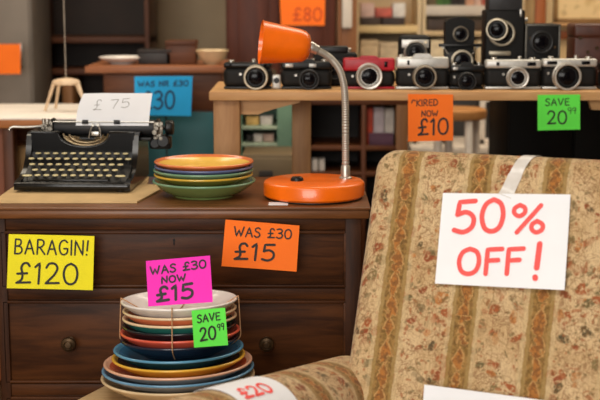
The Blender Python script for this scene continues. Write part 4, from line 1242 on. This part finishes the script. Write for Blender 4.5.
# white topped table at the left
Y = 3.72
wt = thing('side_table', 'white topped wooden table behind the typewriter at the left', 'table', (P(40, 120, Y).x, Y + 0.2, 0))
wz = P(40, 118, Y).z
xa, xb = P(-70, 118, Y).x, P(122, 118, Y).x
B().span((xa - wt.location.x, -0.2, wz - 0.006), (xb - wt.location.x, 0.28, wz), 0.002).obj('table_cover', M('white_laminate', (240, 232, 222), 0.5, 0, 0.05, 8), wt)
B().span((xa - wt.location.x, -0.202, wz - 0.03), (xb - wt.location.x, 0.28, wz - 0.006), 0.003).obj('tabletop', W('orange_brown_wood', (150, 88, 44), (184, 118, 64), 'X', 0.5, 5), wt)
B().span((xa - wt.location.x, 0.1, 0), (xb - wt.location.x, 0.26, wz - 0.03), 0.003).obj('rear_panel', brownw, wt)
for (u0, u1) in ((-60, -40), (2, 12.5), (112, 120)):
    ua, ub = P(u0, 150, Y).x, P(u1, 150, Y).x
    B().span((ua - wt.location.x, -0.19, 0), (ub - wt.location.x, -0.13, wz - 0.03), 0.003).obj('leg', oakv if u0 > 100 else brownv, wt)
ua, ub = P(-38, 150, Y).x, P(1, 150, Y).x
B().span((ua - wt.location.x, -0.17, 0.1), (ub - wt.location.x, -0.15, wz - 0.03), 0.003).obj('side_panel', W('red_orange_wood', (112, 56, 26), (140, 76, 38), 'Z', 0.5, 5), wt)
cbx = thing('cardboard_box', 'tan cardboard box standing under the white topped table', 'box', (P(24, 150, 3.90).x, 3.915, 0))
cz = P(24, 146, 3.85).z
tanb = M('tan_cardboard', (160, 124, 78), 0.8, 0, 0.08, 10)
B().box((0, 0, cz / 2 - 0.002), (0.09, 0.14, cz - 0.004), 0.003).obj('carton', tanb, cbx)
for fx_ in (-0.023, 0.023): B().box((fx_, 0, cz - 0.002), (0.043, 0.14, 0.004), 0.001).obj('flap', tanb, cbx)

# pale splayed frame hanging on its cord over that table
Y = 3.93
hg = thing('hanging_frame', 'small pale wooden frame with splayed legs hung on a thin cord above white table', 'frame', (P(66, 110, Y).x, Y, wz))
palew = W('bleached_wood', (206, 176, 142), (230, 206, 176), 'Z', 0.6, 6)
def hl(px, py): return P(px, py, Y) - hg.location
tp0 = hl(66, 80.5)
B().lathe([(0, -0.008), (0.036, -0.012), (0.042, -0.006), (0.039, 0.001), (0.022, 0.006), (0, 0.008)], Matrix.Translation(tp0), 28).obj('seat', palew, hg)
for k, (a, b_, yo) in enumerate(((54.5, 47, -0.03), (78.5, 88.5, -0.03), (58, 52, 0.06), (75, 84, 0.06))):
    t0 = hl(a, 83); t1 = hl(b_, 112); t0.y += yo * 0.3; t1.y += yo; t1.z = 0.004
    B().tube(smooth_path([t0, t0.lerp(t1, 0.5), t1], 4), [0.0055] * 4 + [0.0045] * 5, 10).obj('leg', palew, hg)
B().tube([tp0, (tp0.x, tp0.y, HC - wz)], 0.0012, 6).obj('cord', M('beige_cord', (190, 176, 160), 0.8), hg)

# grey metal locker and dark bookcase far left
Y = 5.2
lk = thing('metal_locker', 'tall grey metal locker at the far left behind the white topped table', 'locker', (P(5, 100, Y).x, Y + 0.2, 0))
gm = M('grey_locker_paint', (120, 110, 100), 0.6, 0, 0.1, 6)
xa, xb = P(-90, 80, Y).x, P(33, 80, Y).x
B().span((xa - lk.location.x, -0.19, 0), (xb - lk.location.x, 0.2, 1.85), 0.004).obj('body', gm, lk)
wd_ = (xb - xa)
for k in range(2):
    x0 = xa + wd_ * (k * 0.5) + 0.008; x1 = xa + wd_ * (k * 0.5 + 0.5) - 0.008
    dd = B().span((x0 - lk.location.x, -0.205, 0.06), (x1 - lk.location.x, -0.19, 1.8), 0.003).obj('door', gm, lk)
    B().box((x1 - lk.location.x - 0.035, -0.212, 1.0), (0.014, 0.016, 0.09), 0.003).obj('handle', steel, dd)
price_tag('price_tag', 'plain orange card tag on the grey locker at the left picture edge', PL([(-46, 44), (20.5, 44), (20.5, 74), (-46, 74)], 4.985), ora, [], .01, inko, 0.0)

Y = 5.66
bkc = thing('bookcase', 'dark brown bookcase behind the hanging wooden frame', 'bookcase', (P(92, 100, Y).x, Y + 0.17, 0))
bx0, bx1 = P(35.5, 90, Y).x - bkc.location.x, P(150, 90, Y).x - bkc.location.x
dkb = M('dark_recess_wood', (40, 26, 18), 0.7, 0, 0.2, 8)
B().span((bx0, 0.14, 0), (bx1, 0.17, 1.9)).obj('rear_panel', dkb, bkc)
for u0, u1 in ((36, 42), (146, 150)):
    B().span((P(u0, 90, Y).x - bkc.location.x, -0.17, 0), (P(u1, 90, Y).x - bkc.location.x, 0.15, 1.9), 0.002).obj('side_panel', brownv, bkc)
B().span((P(62, 90, Y).x - bkc.location.x, -0.16, 0), (P(72, 90, Y).x - bkc.location.x, 0.14, P(66, 78, Y).z), 0.002).obj('divider', oakv, bkc)
for py in (72, 40, 112, 150):
    zc = P(90, py, Y).z
    B().span((bx0, -0.16, zc - 0.012), (bx1, 0.15, zc + 0.012), 0.002).obj('shelf', brownw, bkc)
B().span((bx0, -0.17, 1.88), (bx1, 0.17, 1.91), 0.002).obj('top', brownw, bkc)

# brown sideboard with teal doors
Y = 4.25
sb = thing('sideboard', 'brown sideboard with teal lower doors behind the typewriter paper', 'sideboard', (P(160, 100, Y).x, Y + 0.2, 0))
sbz = P(160, 66, Y).z
x0s, x1s = P(103, 90, Y).x - sb.location.x, P(223, 90, Y).x - sb.location.x
B().span((P(86, 90, Y).x - sb.location.x, -0.215, sbz - 0.022), (P(226, 90, Y).x - sb.location.x, 0.2, sbz), 0.003).obj('top', W('lighter_brown_top', (128, 76, 48), (160, 104, 70), 'X', 0.4, 5), sb)
zm = P(160, 112, Y).z
B().span((x0s, -0.19, 0.05), (x1s, 0.19, sbz - 0.022), 0.003).obj('body', brownw, sb)
for k in range(2):
    xx0 = x0s + (x1s - x0s) * (k * 0.5) + 0.006; xx1 = x0s + (x1s - x0s) * (k * 0.5 + 0.5) - 0.006
    B().span((xx0, -0.2, zm + 0.008), (xx1, -0.188, sbz - 0.03), 0.002).obj('drawer', brownw, sb)
teal = M('teal_paint', (12, 80, 86), 0.5, 0, 0.1, 10)
xt0, xt1 = P(118, 130, Y).x - sb.location.x, P(214.5, 130, Y).x - sb.location.x
for k in range(2):
    xx0 = xt0 + (xt1 - xt0) * (k * 0.5) + 0.002; xx1 = xt0 + (xt1 - xt0) * (k * 0.5 + 0.5) - 0.002
    dd = B().span((xx0, -0.2, 0.1), (xx1, -0.186, zm), 0.002).obj('door', teal, sb)
    B().cyl((0, 0, 0), 0.008, 0.014, Matrix.Translation((xx1 - 0.02 if k == 0 else xx0 + 0.02, -0.199, 0.55)) @ FR, 16).obj('knob', brass, dd)
for sx in (x0s + 0.03, x1s - 0.03):
    for sy in (-0.16, 0.16): B().box((sx, sy, 0.025), (0.04, 0.04, 0.052), 0.003).obj('foot', brownw, sb)
price_tag('price_tag', 'blue card tag reading £30 on the brown sideboard behind typewriter', PL([(134.5, 76.5), (192.5, 76), (191, 116), (135, 115)], 4.03), blu,
          [('WAS NR £30', .06, .93, .74, .13, .02, .0035), ('£30', .13, .70, .16, .44, .03, .0065)], .005, M('dark_blue_marker', (20, 50, 84), 0.7), 0.001)
# things on the sideboard
sy = Y + 0.12
def onsb(px, Yo=sy): return (P(px, 66, Yo).x, Yo, sbz + 0.0006)
o = plate_bm(0.075, 0.022).obj('plate', [G_white] * 3, None, onsb(122)); tag(o, 'white plate lying on the brown sideboard top', 'plate')
bb = M('dark_tin', (36, 30, 28), 0.5, 0.2, 0.2, 30)
def smallbox(name, label, cat, px, wd, hh, mat, Yo=sy, zb=None, d=0.08):
    pz = onsb(px, Yo); z = sbz + 0.0006 if zb is None else zb
    t_ = thing(name, label, cat, (pz[0], Yo, z))
    B().box((0, 0, hh * 0.4), (wd, d, hh * 0.8), 0.004).obj('body', mat, t_)
    B().box((0, 0, hh * 0.88), (wd + 0.004, d + 0.004, hh * 0.22), 0.004).obj('lid', mat, t_)
    return t_
smallbox('tin_box', 'dark tin box on the sideboard near the white plate', 'box', 156, 0.11, 0.05, bb)
smallbox('wooden_box', 'brown wooden box on the sideboard beside the beige bowl', 'box', 182, 0.10, 0.08, brownw)
o = plate_bm(0.055, 0.045, foot=0.4).obj('bowl', [G_bei] * 3, None, onsb(212, Y + 0.1)); tag(o, 'beige bowl on the right end of sideboard', 'bowl')

# green shelf cabinet and low chest under the bench
Y = 4.5
gc = thing('shelf_cabinet', 'green painted cabinet with open shelves seen under the pine table', 'cabinet', (P(268, 120, Y).x, Y + 0.15, 0))
gp = M('sage_green_paint', (98, 132, 108), 0.6, 0, 0.08, 8)
gx0, gx1 = P(236, 120, Y).x - gc.location.x, P(297, 120, Y).x - gc.location.x
gz1 = P(268, 97, Y).z
B().span((gx0, 0.12, 0), (gx1, 0.14, gz1), 0.002).obj('rear_panel', gp, gc)
B().span((gx0, -0.14, 0), (gx0 + 0.02, 0.13, gz1), 0.002).obj('side_panel', gp, gc)
B().span((P(277, 120, Y).x - gc.location.x, -0.14, 0), (gx1, 0.13, gz1), 0.002).obj('side_panel', gp, gc)
B().span((gx0, -0.14, gz1 - 0.02), (gx1, 0.14, gz1), 0.002).obj('top', gp, gc)
shz = []
for py in (126.5, 143.5, 156):
    zc = P(260, py, Y).z; shz.append(zc)
    B().span((gx0 + 0.01, -0.138, zc - 0.012), (P(278, 120, Y).x - gc.location.x, 0.13, zc), 0.002).obj('shelf', M('pale_green_edge', (170, 186, 160), 0.6) , gc)
ylw = M('straw_card', (214, 176, 104), 0.7); wcard = M('soft_white_card', (222, 214, 204), 0.7); dcard = M('dark_card', (52, 48, 46), 0.7)
for (px, wd, hh, mt_, zb_, lb) in ((252.5, 0.045, 0.030, ylw, shz[0], 'straw coloured carton on the upper shelf of green cabinet'), (266.5, 0.042, 0.032, wcard, shz[0], 'white carton on the upper shelf of green cabinet'),
                                  (249.5, 0.020, 0.026, dcard, shz[1], 'small dark carton on the lower shelf of green cabinet'), (258, 0.030, 0.028, wcard, shz[1], 'white carton beside small dark carton in green cabinet'), (268.5, 0.036, 0.028, M('pinkish_card', (206, 176, 160), 0.7), shz[1], 'pinkish carton on the lower shelf of green cabinet')):
    smallbox('carton', lb, 'box', px, wd, hh, mt_, Y + 0.07, zb_ + 0.0006, 0.07)
Y = 4.2
lc = thing('low_chest', 'low grey brown chest with dark drawer slots under the pine table', 'chest', (P(272, 165, Y).x, Y + 0.12, 0))
khk = M('khaki_paint', (108, 92, 66), 0.6, 0, 0.1, 8)
x0, x1 = P(242, 160, Y).x - lc.location.x, P(296, 160, Y).x - lc.location.x
lz = P(268, 155, Y).z
B().span((x0, -0.11, 0), (x1, 0.12, lz), 0.004).obj('body', khk, lc)
for k in range(4):
    z1_ = lz - 0.012 - k * 0.155
    d_ = B().span((x0 + 0.01, -0.12, z1_ - 0.14), (x1 - 0.01, -0.108, z1_), 0.003).obj('drawer', khk, lc)
    B().box((-0.02, -0.1215, z1_ - 0.05), (0.045, 0.006, 0.022), 0.002).obj('dark_handle_slot', dcard, d_)  # dark block stands in for the shade inside a handle cutout
    
# low dark bookcase seen between gooseneck and armchair
Y = 4.42
db = thing('bookcase', 'low dark open bookcase holding red and white boxes under the pine table', 'bookcase', (P(357, 140, Y).x, Y + 0.15, 0))
dkr = M('very_dark_wood', (34, 24, 18), 0.6, 0, 0.2, 8)
x0, x1 = P(306, 140, Y).x - db.location.x, P(408, 140, Y).x - db.location.x
dzt = P(357, 99, Y).z
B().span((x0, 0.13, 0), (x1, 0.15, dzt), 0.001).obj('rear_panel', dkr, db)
B().span((x0, -0.15, dzt - 0.02), (x1, 0.15, dzt), 0.002).obj('top', brownw, db)
for u0, u1, m_ in ((306, 310.5, brownv), (361.5, 366, brownv), (396, 408, W('tobacco_oak', (104, 68, 38), (134, 92, 54), 'Z', 0.5, 5))):
    B().span((P(u0, 140, Y).x - db.location.x, -0.15, 0), (P(u1, 140, Y).x - db.location.x, 0.14, dzt - 0.02), 0.002).obj('upright', m_, db)
zs = P(357, 146, Y).z
B().span((x0, -0.148, zs - 0.016), (x1, 0.14, zs), 0.002).obj('shelf', brownw, db)
zs2 = P(357, 172, Y).z
B().span((x0, -0.148, zs2 - 0.016), (x1, 0.14, zs2), 0.002).obj('shelf', brownw, db)
def prop(name, label, cat, px0, px1, pyt, zb, Y, mat, d=0.12, group=None):
    """standing block-like goods: a body with a slightly larger cover"""
    a, b_ = P(px0, 120, Y).x, P(px1, 120, Y).x
    zt_ = P((px0 + px1) / 2, pyt, Y).z
    t_ = thing(name, label, cat, ((a + b_) / 2, Y + d / 2, zb + 0.0006), 0, group)
    h = zt_ - zb
    ww = (b_ - a) * 0.97
    if cat == 'book':
        pg = M('page_edges', (216, 204, 178), 0.8)
        B().box((0, 0.004, h / 2), (ww * 0.8, d - 0.008, h - 0.006)).obj('pages', pg, t_)
        c_ = B()
        for s in (-1, 1): c_.box((s * ww * 0.45, 0, h / 2), (ww * 0.1, d, h), 0.0008)
        c_.box((0, -d / 2 + 0.002, h / 2), (ww, 0.005, h), 0.0015)
        c_.obj('cover', mat, t_)
    else:
        B().box((0, 0, h * 0.42), (ww, d, h * 0.84), 0.002).obj('body', mat, t_)
        B().box((0, 0, h * 0.90), (ww * 1.02, d * 1.02, h * 0.18), 0.002).obj('lid', mat, t_)
    return t_
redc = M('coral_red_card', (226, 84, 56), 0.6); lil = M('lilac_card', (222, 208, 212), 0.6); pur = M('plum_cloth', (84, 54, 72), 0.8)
prop('book', 'coral red book standing in the low dark bookcase', 'book', 367, 373, 108, zs, Y + 0.06, redc)
prop('book', 'pale lilac thick book beside the coral red book', 'book', 373.5, 384, 107.5, zs, Y + 0.06, lil)
prop('book', 'whitish thick book at the right of the low dark bookcase', 'book', 384.5, 394, 108.5, zs, Y + 0.06, wcard)
prop('storage_box', 'plum coloured box lying before the books in low dark bookcase', 'box', 369, 394, 134, zs, Y + 0.008, pur, 0.04)
prop('carton', 'left one of two small white cartons on bookcase bottom shelf', 'box', 312, 318, 159, zs2, Y + 0.02, wcard, 0.05)
prop('carton', 'right one of two small white cartons on bookcase bottom shelf', 'box', 319, 325, 159, zs2, Y + 0.02, wcard, 0.05)

# stool with brown seat and white legs, white frames, black cabinet
Y = 4.45
so = thing('bar_stool', 'tall stool with honey brown seat and white legs under the pine table', 'stool', (P(462, 118, Y).x, Y + 0.13, 0))
sz = P(462, 111.5, Y).z
B().lathe([(0, sz - 0.036), (0.098, sz - 0.036), (0.102, sz - 0.03), (0.102, sz - 0.005), (0.095, sz), (0, sz)], None, 40).obj('seat', W('honey_wood', (168, 112, 60), (196, 140, 84), 'X', 0.5, 5), so)
wpt = M('white_paint', (220, 208, 194), 0.5, 0, 0.06, 12)
for (a, b_) in ((0.03, -0.075), (-0.065, -0.02), (0.065, 0.02), (-0.02, 0.07)):
    B().tube([(a, b_, sz - 0.034), (a * 1.5, b_ * 1.5, 0.0)], 0.015, 12).obj('leg', wpt, so)
q = B()
pts = [(a * 1.35, b_ * 1.35, 0.26) for (a, b_) in ((0.03, -0.075), (-0.065, -0.02), (-0.02, 0.07), (0.065, 0.02))]
for i in range(4): q.tube([pts[i], pts[(i + 1) % 4]], 0.008, 8)
q.obj('footrest', wpt, so)
Y = 4.98
greyp = M('charcoal_panel', (44, 40, 38), 0.6, 0, 0.15, 8)
# a white low shelf carries the frames
ws = thing('white_shelf', 'white low shelf unit beneath the two standing white frames', 'shelf unit', (P(465, 150, Y).x, Y + 0.1, 0))
wsz = P(470, 147, Y - 0.06).z
x0, x1 = P(410, 150, Y).x - ws.location.x, P(512, 150, Y).x - ws.location.x
B().span((x0, -0.16, wsz - 0.03), (x1, 0.2, wsz), 0.003).obj('top', wpt, ws)
for xx in (x0 + 0.012, (x0 + x1) / 2, x1 - 0.012): B().span((xx - 0.012, -0.15, 0), (xx + 0.012, 0.19, wsz - 0.03), 0.002).obj('upright', wpt, ws)
B().span((x0, -0.15, wsz * 0.5 - 0.01), (x1, 0.19, wsz * 0.5 + 0.01), 0.002).obj('shelf', wpt, ws)
def frame_on(label, u0, u1, pyt, mat, inner, Yf):
    a, b_ = P(u0, 140, Yf).x, P(u1, 140, Yf).x
    zt_ = P(u0, pyt, Yf).z
    t_ = thing('picture_frame', label, 'picture frame', ((a + b_) / 2, Yf, wsz + 0.0006))
    h = zt_ - wsz; ww = b_ - a; f_ = 0.022
    q = B()
    for c_, d_ in (((0, 0, h - f_ / 2), (ww, 0.024, f_)), ((0, 0, f_ / 2), (ww, 0.024, f_)), ((-ww / 2 + f_ / 2, 0, h / 2), (f_, 0.024, h)), ((ww / 2 - f_ / 2, 0, h / 2), (f_, 0.024, h))):
        q.box(c_, d_, 0.003)
    q.obj('frame', mat, t_)
    B().box((0, 0.006, h / 2), (ww - 0.02, 0.008, h - 0.02)).obj('picture', inner, t_)
frame_on('white picture frame around dark panel, beside the brown seated stool', 479, 499, 96, wpt, greyp, Y + 0.03)
frame_on('white picture frame standing behind the orange £10 tag', 412, 447, 104, wpt, M('muted_photo', (60, 56, 52), 0.6, 0, 0.4, 12), Y + 0.05)
Y = 5.32
scr = thing('dark_backing', 'added darkening charcoal screen behind the white shelf unit and bar stool', 'backing', (P(460, 120, Y).x, Y, 0))  # added dark panels; they darken the gap where tan shelving would show
x0, x1 = P(409, 120, Y).x - scr.location.x, P(512, 120, Y).x - scr.location.x
zz_ = P(460, 96, Y).z
for k in range(3):
    xx0 = x0 + (x1 - x0) * k / 3; xx1 = x0 + (x1 - x0) * (k + 1) / 3 - 0.004
    B().span((xx0, -0.015, 0), (xx1, 0.015, zz_), 0.003).span((xx0 + 0.02, -0.019, 0.06), (xx1 - 0.02, -0.014, zz_ - 0.03), 0.002).obj('panel', greyp, scr)
Y = 3.95
bcab = thing('black_cabinet', 'large black cabinet behind the armchair under the pine table', 'cabinet', (P(562, 120, Y).x, Y + 0.2, 0))
bk_ = M('black_cabinet_paint', (7, 6, 5), 0.6, 0, 0.2, 10, 0, 0, 0.08)
x0, x1 = P(508, 120, Y).x - bcab.location.x, P(640, 120, Y).x - bcab.location.x
zz_ = P(562, 97, Y).z
B().span((x0, -0.185, 0), (x1, 0.2, zz_), 0.004).obj('body', bk_, bcab)
for k in range(2):
    xx0 = x0 + (x1 - x0) * k * 0.5 + 0.004; xx1 = x0 + (x1 - x0) * (k * 0.5 + 0.5) - 0.004
    dd = B().span((xx0, -0.2, 0.04), (xx1, -0.184, zz_ - 0.01), 0.003).obj('door', bk_, bcab)
    B().cyl((0, 0, 0), 0.008, 0.016, Matrix.Translation((xx1 - 0.02 if k == 0 else xx0 + 0.02, -0.199, 0.6)) @ FR, 16).obj('knob', brass, dd)

# dark wardrobe with orange tag, door board with white strip
Y = 4.9
wr = thing('wardrobe', 'tall dark red brown wardrobe behind the lamp shade', 'wardrobe', (P(280, 60, Y).x, Y + 0.25, 0))
x0, x1 = P(226, 60, Y).x - wr.location.x, P(336, 60, Y).x - wr.location.x
B().span((x0, -0.23, 0), (x1, 0.25, 2.0), 0.004).obj('body', redwood, wr)
for k in range(2):
    xx0 = x0 + (x1 - x0) * k * 0.5 + 0.006; xx1 = x0 + (x1 - x0) * (k * 0.5 + 0.5) - 0.006
    dd = B().span((xx0, -0.25, 0.08), (xx1, -0.229, 1.92), 0.004).span((xx0 + 0.04, -0.256, 0.14), (xx1 - 0.04, -0.249, 1.86), 0.004).obj('door', redwood, wr)
    B().cyl((0, 0, 0), 0.010, 0.018, Matrix.Translation((xx1 - 0.02 if k == 0 else xx0 + 0.02, -0.249, 0.95)) @ FR, 16).obj('knob', brass, dd)
price_tag('price_tag', 'orange card tag with orange digits on the dark red brown wardrobe', PL([(279, -16), (325.5, -16), (324.5, 25.5), (281, 25.5)], 4.887), ora,
          [('£80', .28, .93, .12, .30, .0, .007)], .007, inko, 0.001)
Y = 4.95
dbx = thing('door_leaf', 'brown wooden door leaf with long white finger plate beside the wardrobe', 'door', (P(347, 60, Y).x, Y, 0))
x0, x1 = P(337, 60, Y).x - dbx.location.x, P(356.5, 60, Y).x - dbx.location.x
B().span((x0, -0.02, 0.002), (x1, 0.02, 2.0), 0.003).span((x0, -0.03, 0.002), (P(341, 60, Y).x - dbx.location.x, 0.0, 2.0), 0.003).obj('panel', W('mid_brown_door', (112, 70, 40), (140, 92, 56), 'Z', 0.5, 5), dbx)
za_ = P(346, 28, Y).z
B().span((P(341.5, 60, Y).x - dbx.location.x, -0.034, za_), (P(351.5, 60, Y).x - dbx.location.x, -0.019, za_ + 0.34), 0.005).obj('finger_plate', wpt, dbx)

# two cream shelf units with goods
def shelf_unit(label, u0, u1, Y, shelves, name='shelf_unit'):
    t_ = thing(name, label, 'shelves', (P((u0 + u1) / 2, 40, Y).x, Y + 0.16, 0))
    x0, x1 = P(u0, 40, Y).x - t_.location.x, P(u1, 40, Y).x - t_.location.x
    B().span((x0, 0.14, 0), (x1, 0.16, 1.95), 0.002).obj('rear_panel', cream, t_)
    for s, xx in ((0, x0), (1, x1 - 0.015)): B().span((xx, -0.16, 0), (xx + 0.015, 0.15, 1.95), 0.002).obj('side_panel', cream, t_)
    zs_ = []
    for (pa, pb, m_) in shelves:
        za, zb = P(400, pb, Y).z, P(400, pa, Y).z
        B().span((x0 + 0.012, -0.158, za), (x1 - 0.012, 0.15, zb), 0.003).obj('shelf', m_, t_)
        zs_.append(zb)
    B().span((x0, -0.16, 1.93), (x1, 0.16, 1.96), 0.003).obj('top', cream, t_)
    return t_, zs_
YS = 5.4
yel_cream = M('yellow_cream_paint', (226, 196, 140), 0.6, 0, 0.05, 10)
pale = M('pale_grey_shelf', (208, 196, 180), 0.6, 0, 0.05, 10)
su, zs_ = shelf_unit('cream shelf unit with white and red boxes above the red camera', 355, 421, YS, [(25.5, 33, yel_cream), (72, 78, yel_cream), (120, 126, yel_cream)])
s0 = zs_[0]
dbox = M('dark_brown_box', (66, 50, 40), 0.6, 0, 0.2, 12)
prop('storage_box', 'dark flat box on the cream shelf above the red camera', 'box', 360, 380, 17.5, s0, YS + 0.01, dbox, 0.14)
prop('storage_box', 'dark brown flat box nearer the thin upright on the cream shelf', 'box', 381, 404, 17.5, s0, YS + 0.01, M('darker_brown_box', (54, 40, 34), 0.6), 0.14)
za = P(400, 17.5, YS + 0.01).z
prop('carton', 'white and red carton on top of the dark flat box', 'box', 360, 373.5, 3, za, YS + 0.012, M('rosy_white_card', (214, 180, 168), 0.6), 0.12)
prop('carton', 'red carton on the darker brown flat box', 'box', 374.5, 391, 8, za, YS + 0.012, M('soft_red_card', (198, 96, 80), 0.6), 0.12)
prop('carton', 'cream carton beside the red carton on flat boxes', 'box', 391.5, 404, 3, za, YS + 0.012, wcard, 0.12)
zlow = zs_[1]
for k, (u0, u1, pt, m_, lb) in enumerate(((360, 378, 40, M('buff_card', (214, 186, 146), 0.7), 'buff carton behind the red camera on lower cream shelf'), (379, 400, 42, M('oat_card', (204, 180, 146), 0.7), 'oat coloured carton behind the silver topped camera'), (401, 415.5, 38, M('wheat_card', (222, 190, 134), 0.7), 'wheat coloured carton left of the thin dark upright'))):
    prop('carton', lb, 'box', u0, u1, pt, zlow, YS + 0.01, m_, 0.13)
su2, z2_ = shelf_unit('cream shelf unit with books above the bellows camera', 422, 524, YS, [(5.5, 15.5, pale), (31, 36, M('tan_shelf', (206, 178, 134), 0.6)), (78, 84, cream)])
s1_ = z2_[0]
bookc = [(96, 82, 56), (70, 110, 48), (60, 96, 44), (40, 34, 30), (48, 40, 36), (200, 150, 120), (212, 176, 158), (176, 84, 66), (44, 38, 36), (62, 52, 44), (150, 120, 80), (54, 60, 70), (120, 60, 44), (180, 160, 130)]
bl_names = ['olive brown', 'grass green', 'dark green', 'black', 'charcoal', 'peach', 'pale pink', 'brick red', 'near black', 'umber', 'tan', 'slate blue', 'rust brown', 'parchment']
u = 426
rnd = random.Random(2)
for k, c_ in enumerate(bookc):
    wd = 5.5 + rnd.random() * 3
    if u + wd > 519: break
    prop('book', '%s book upright on the shelf above the bellows camera' % bl_names[k], 'book', u, u + wd, -34 + rnd.random() * 8, s1_, YS + 0.02 + rnd.random() * 0.02, M('book_%s' % bl_names[k].replace(' ', '_'), c_, 0.6), 0.13, 'books above the bellows camera')
    u += wd + 0.3
s2_ = z2_[1]
prop('storage_box', 'added dark brown block filling the dark gap below the book shelf beside the thin upright', 'box', 426, 452, 19, s2_, YS + 0.01, dbox, 0.14)  # added blocks: the darkness of the gap under the shelf, built solid
prop('storage_box', 'added umber block filling the dark gap below the book shelf behind the bellows camera hood', 'box', 453, 482, 19, s2_, YS + 0.01, M('umber_gap_block', (72, 56, 42), 0.6), 0.14)
prop('storage_box', 'added brown block filling the dark gap below the book shelf behind the tall reflex camera', 'box', 483, 518, 20, s2_, YS + 0.01, M('chestnut_gap_block', (84, 62, 46), 0.6), 0.14)
zl2 = z2_[2]
for k, (u0, u1, pt, m_, lb) in enumerate(((426, 447, 40, M('ivory_card', (224, 204, 168), 0.7), 'ivory carton between the round cornered and bellows cameras'), (448, 474, 41, M('sand_card', (208, 182, 142), 0.7), 'sand coloured carton hidden behind bellows camera'), (475, 504, 40, M('biscuit_card', (212, 190, 152), 0.7), 'biscuit coloured carton between bellows and tall reflex cameras'))):
    prop('carton', lb, 'box', u0, u1, pt, zl2, YS + 0.01, m_, 0.13)

# wooden cupboard at the right with framed map leaning on it
Y = 5.1
cp = thing('cupboard', 'cream fronted cupboard with orange brown posts behind the box camera', 'cupboard', (P(590, 40, Y).x, Y + 0.2, 0))
x0, x1 = P(535, 40, Y).x - cp.location.x, P(665, 40, Y).x - cp.location.x
B().span((x0 + 0.01, -0.17, 0.02), (x1, 0.2, 1.9), 0.003).obj('body', M('straw_panel', (216, 184, 132), 0.6, 0, 0.06, 8), cp)
opost = W('orange_brown_post', (138, 74, 38), (168, 98, 54), 'Z', 0.5, 5)
B().span((x0, -0.2, 0), (P(545, 40, Y).x - cp.location.x, -0.16, 1.9), 0.003).obj('post', opost, cp)
B().span((x1 - 0.04, -0.2, 0), (x1, -0.16, 1.9), 0.003).obj('post', opost, cp)
B().span((x0, -0.195, P(560, 39, Y).z), (x1, -0.16, P(560, 31, Y).z), 0.003).obj('rail', opost, cp)
mz = P(580, 22.5, Y - 0.02).z
# ledge the map stands on
B().span((P(552, 20, Y).x - cp.location.x, -0.245, P(560, 26, Y - 0.04).z), (x1, -0.17, mz - 0.002), 0.002).obj('ledge', W('tan_ledge', (176, 132, 84), (196, 152, 104), 'X', 0.5, 5), cp)
mp_m, mnt, mb = nmat('old_map_paper'); mN = NT(mnt)
tcx = mN.n('ShaderNodeTexCoord')
m1_ = mN.n('ShaderNodeTexNoise', i_Scale=9.0, i_Detail=6.0); mN.l(tcx.outputs['Object'], m1_.inputs['Vector'])
m2_ = mN.n('ShaderNodeTexNoise', i_Scale=40.0, i_Detail=4.0); mN.l(tcx.outputs['Object'], m2_.inputs['Vector'])
colr = mN.mix(mN.sstep(m1_.outputs[0], 0.46, 0.56), lin((216, 186, 136)), lin((196, 162, 110)))
colr = mN.mix(mN.math('MULTIPLY', mN.sstep(m2_.outputs[0], 0.56, 0.68), 0.5), colr, lin((150, 116, 76)))
mN.l(colr, mb.inputs['Base Color']); mb.inputs['Roughness'].default_value = 0.8
fm = thing('framed_map', 'framed old beige map above the brown leather case', 'picture', (P(600, 20, Y - 0.035).x, Y - 0.026, mz + 0.001))
fx0, fx1 = P(553.5, 20, Y - 0.035).x - fm.location.x, P(646, 20, Y - 0.035).x - fm.location.x
q = B(); fh = 0.34
for (a, b_) in (((fx0, 0), (fx1, 0.016)), ((fx0, fh - 0.016), (fx1, fh)), ((fx0, 0), (fx0 + 0.016, fh)), ((fx1 - 0.016, 0), (fx1, fh))):
    q.span((a[0], -0.012, a[1]), (b_[0], 0.010, b_[1]), 0.003)
q.obj('frame', W('dark_gold_frame', (120, 88, 50), (150, 114, 70), 'X', 0.5, 5), fm)
B().span((fx0 + 0.012, -0.004, 0.012), (fx1 - 0.012, 0.006, fh - 0.012)).obj('map', mp_m, fm)
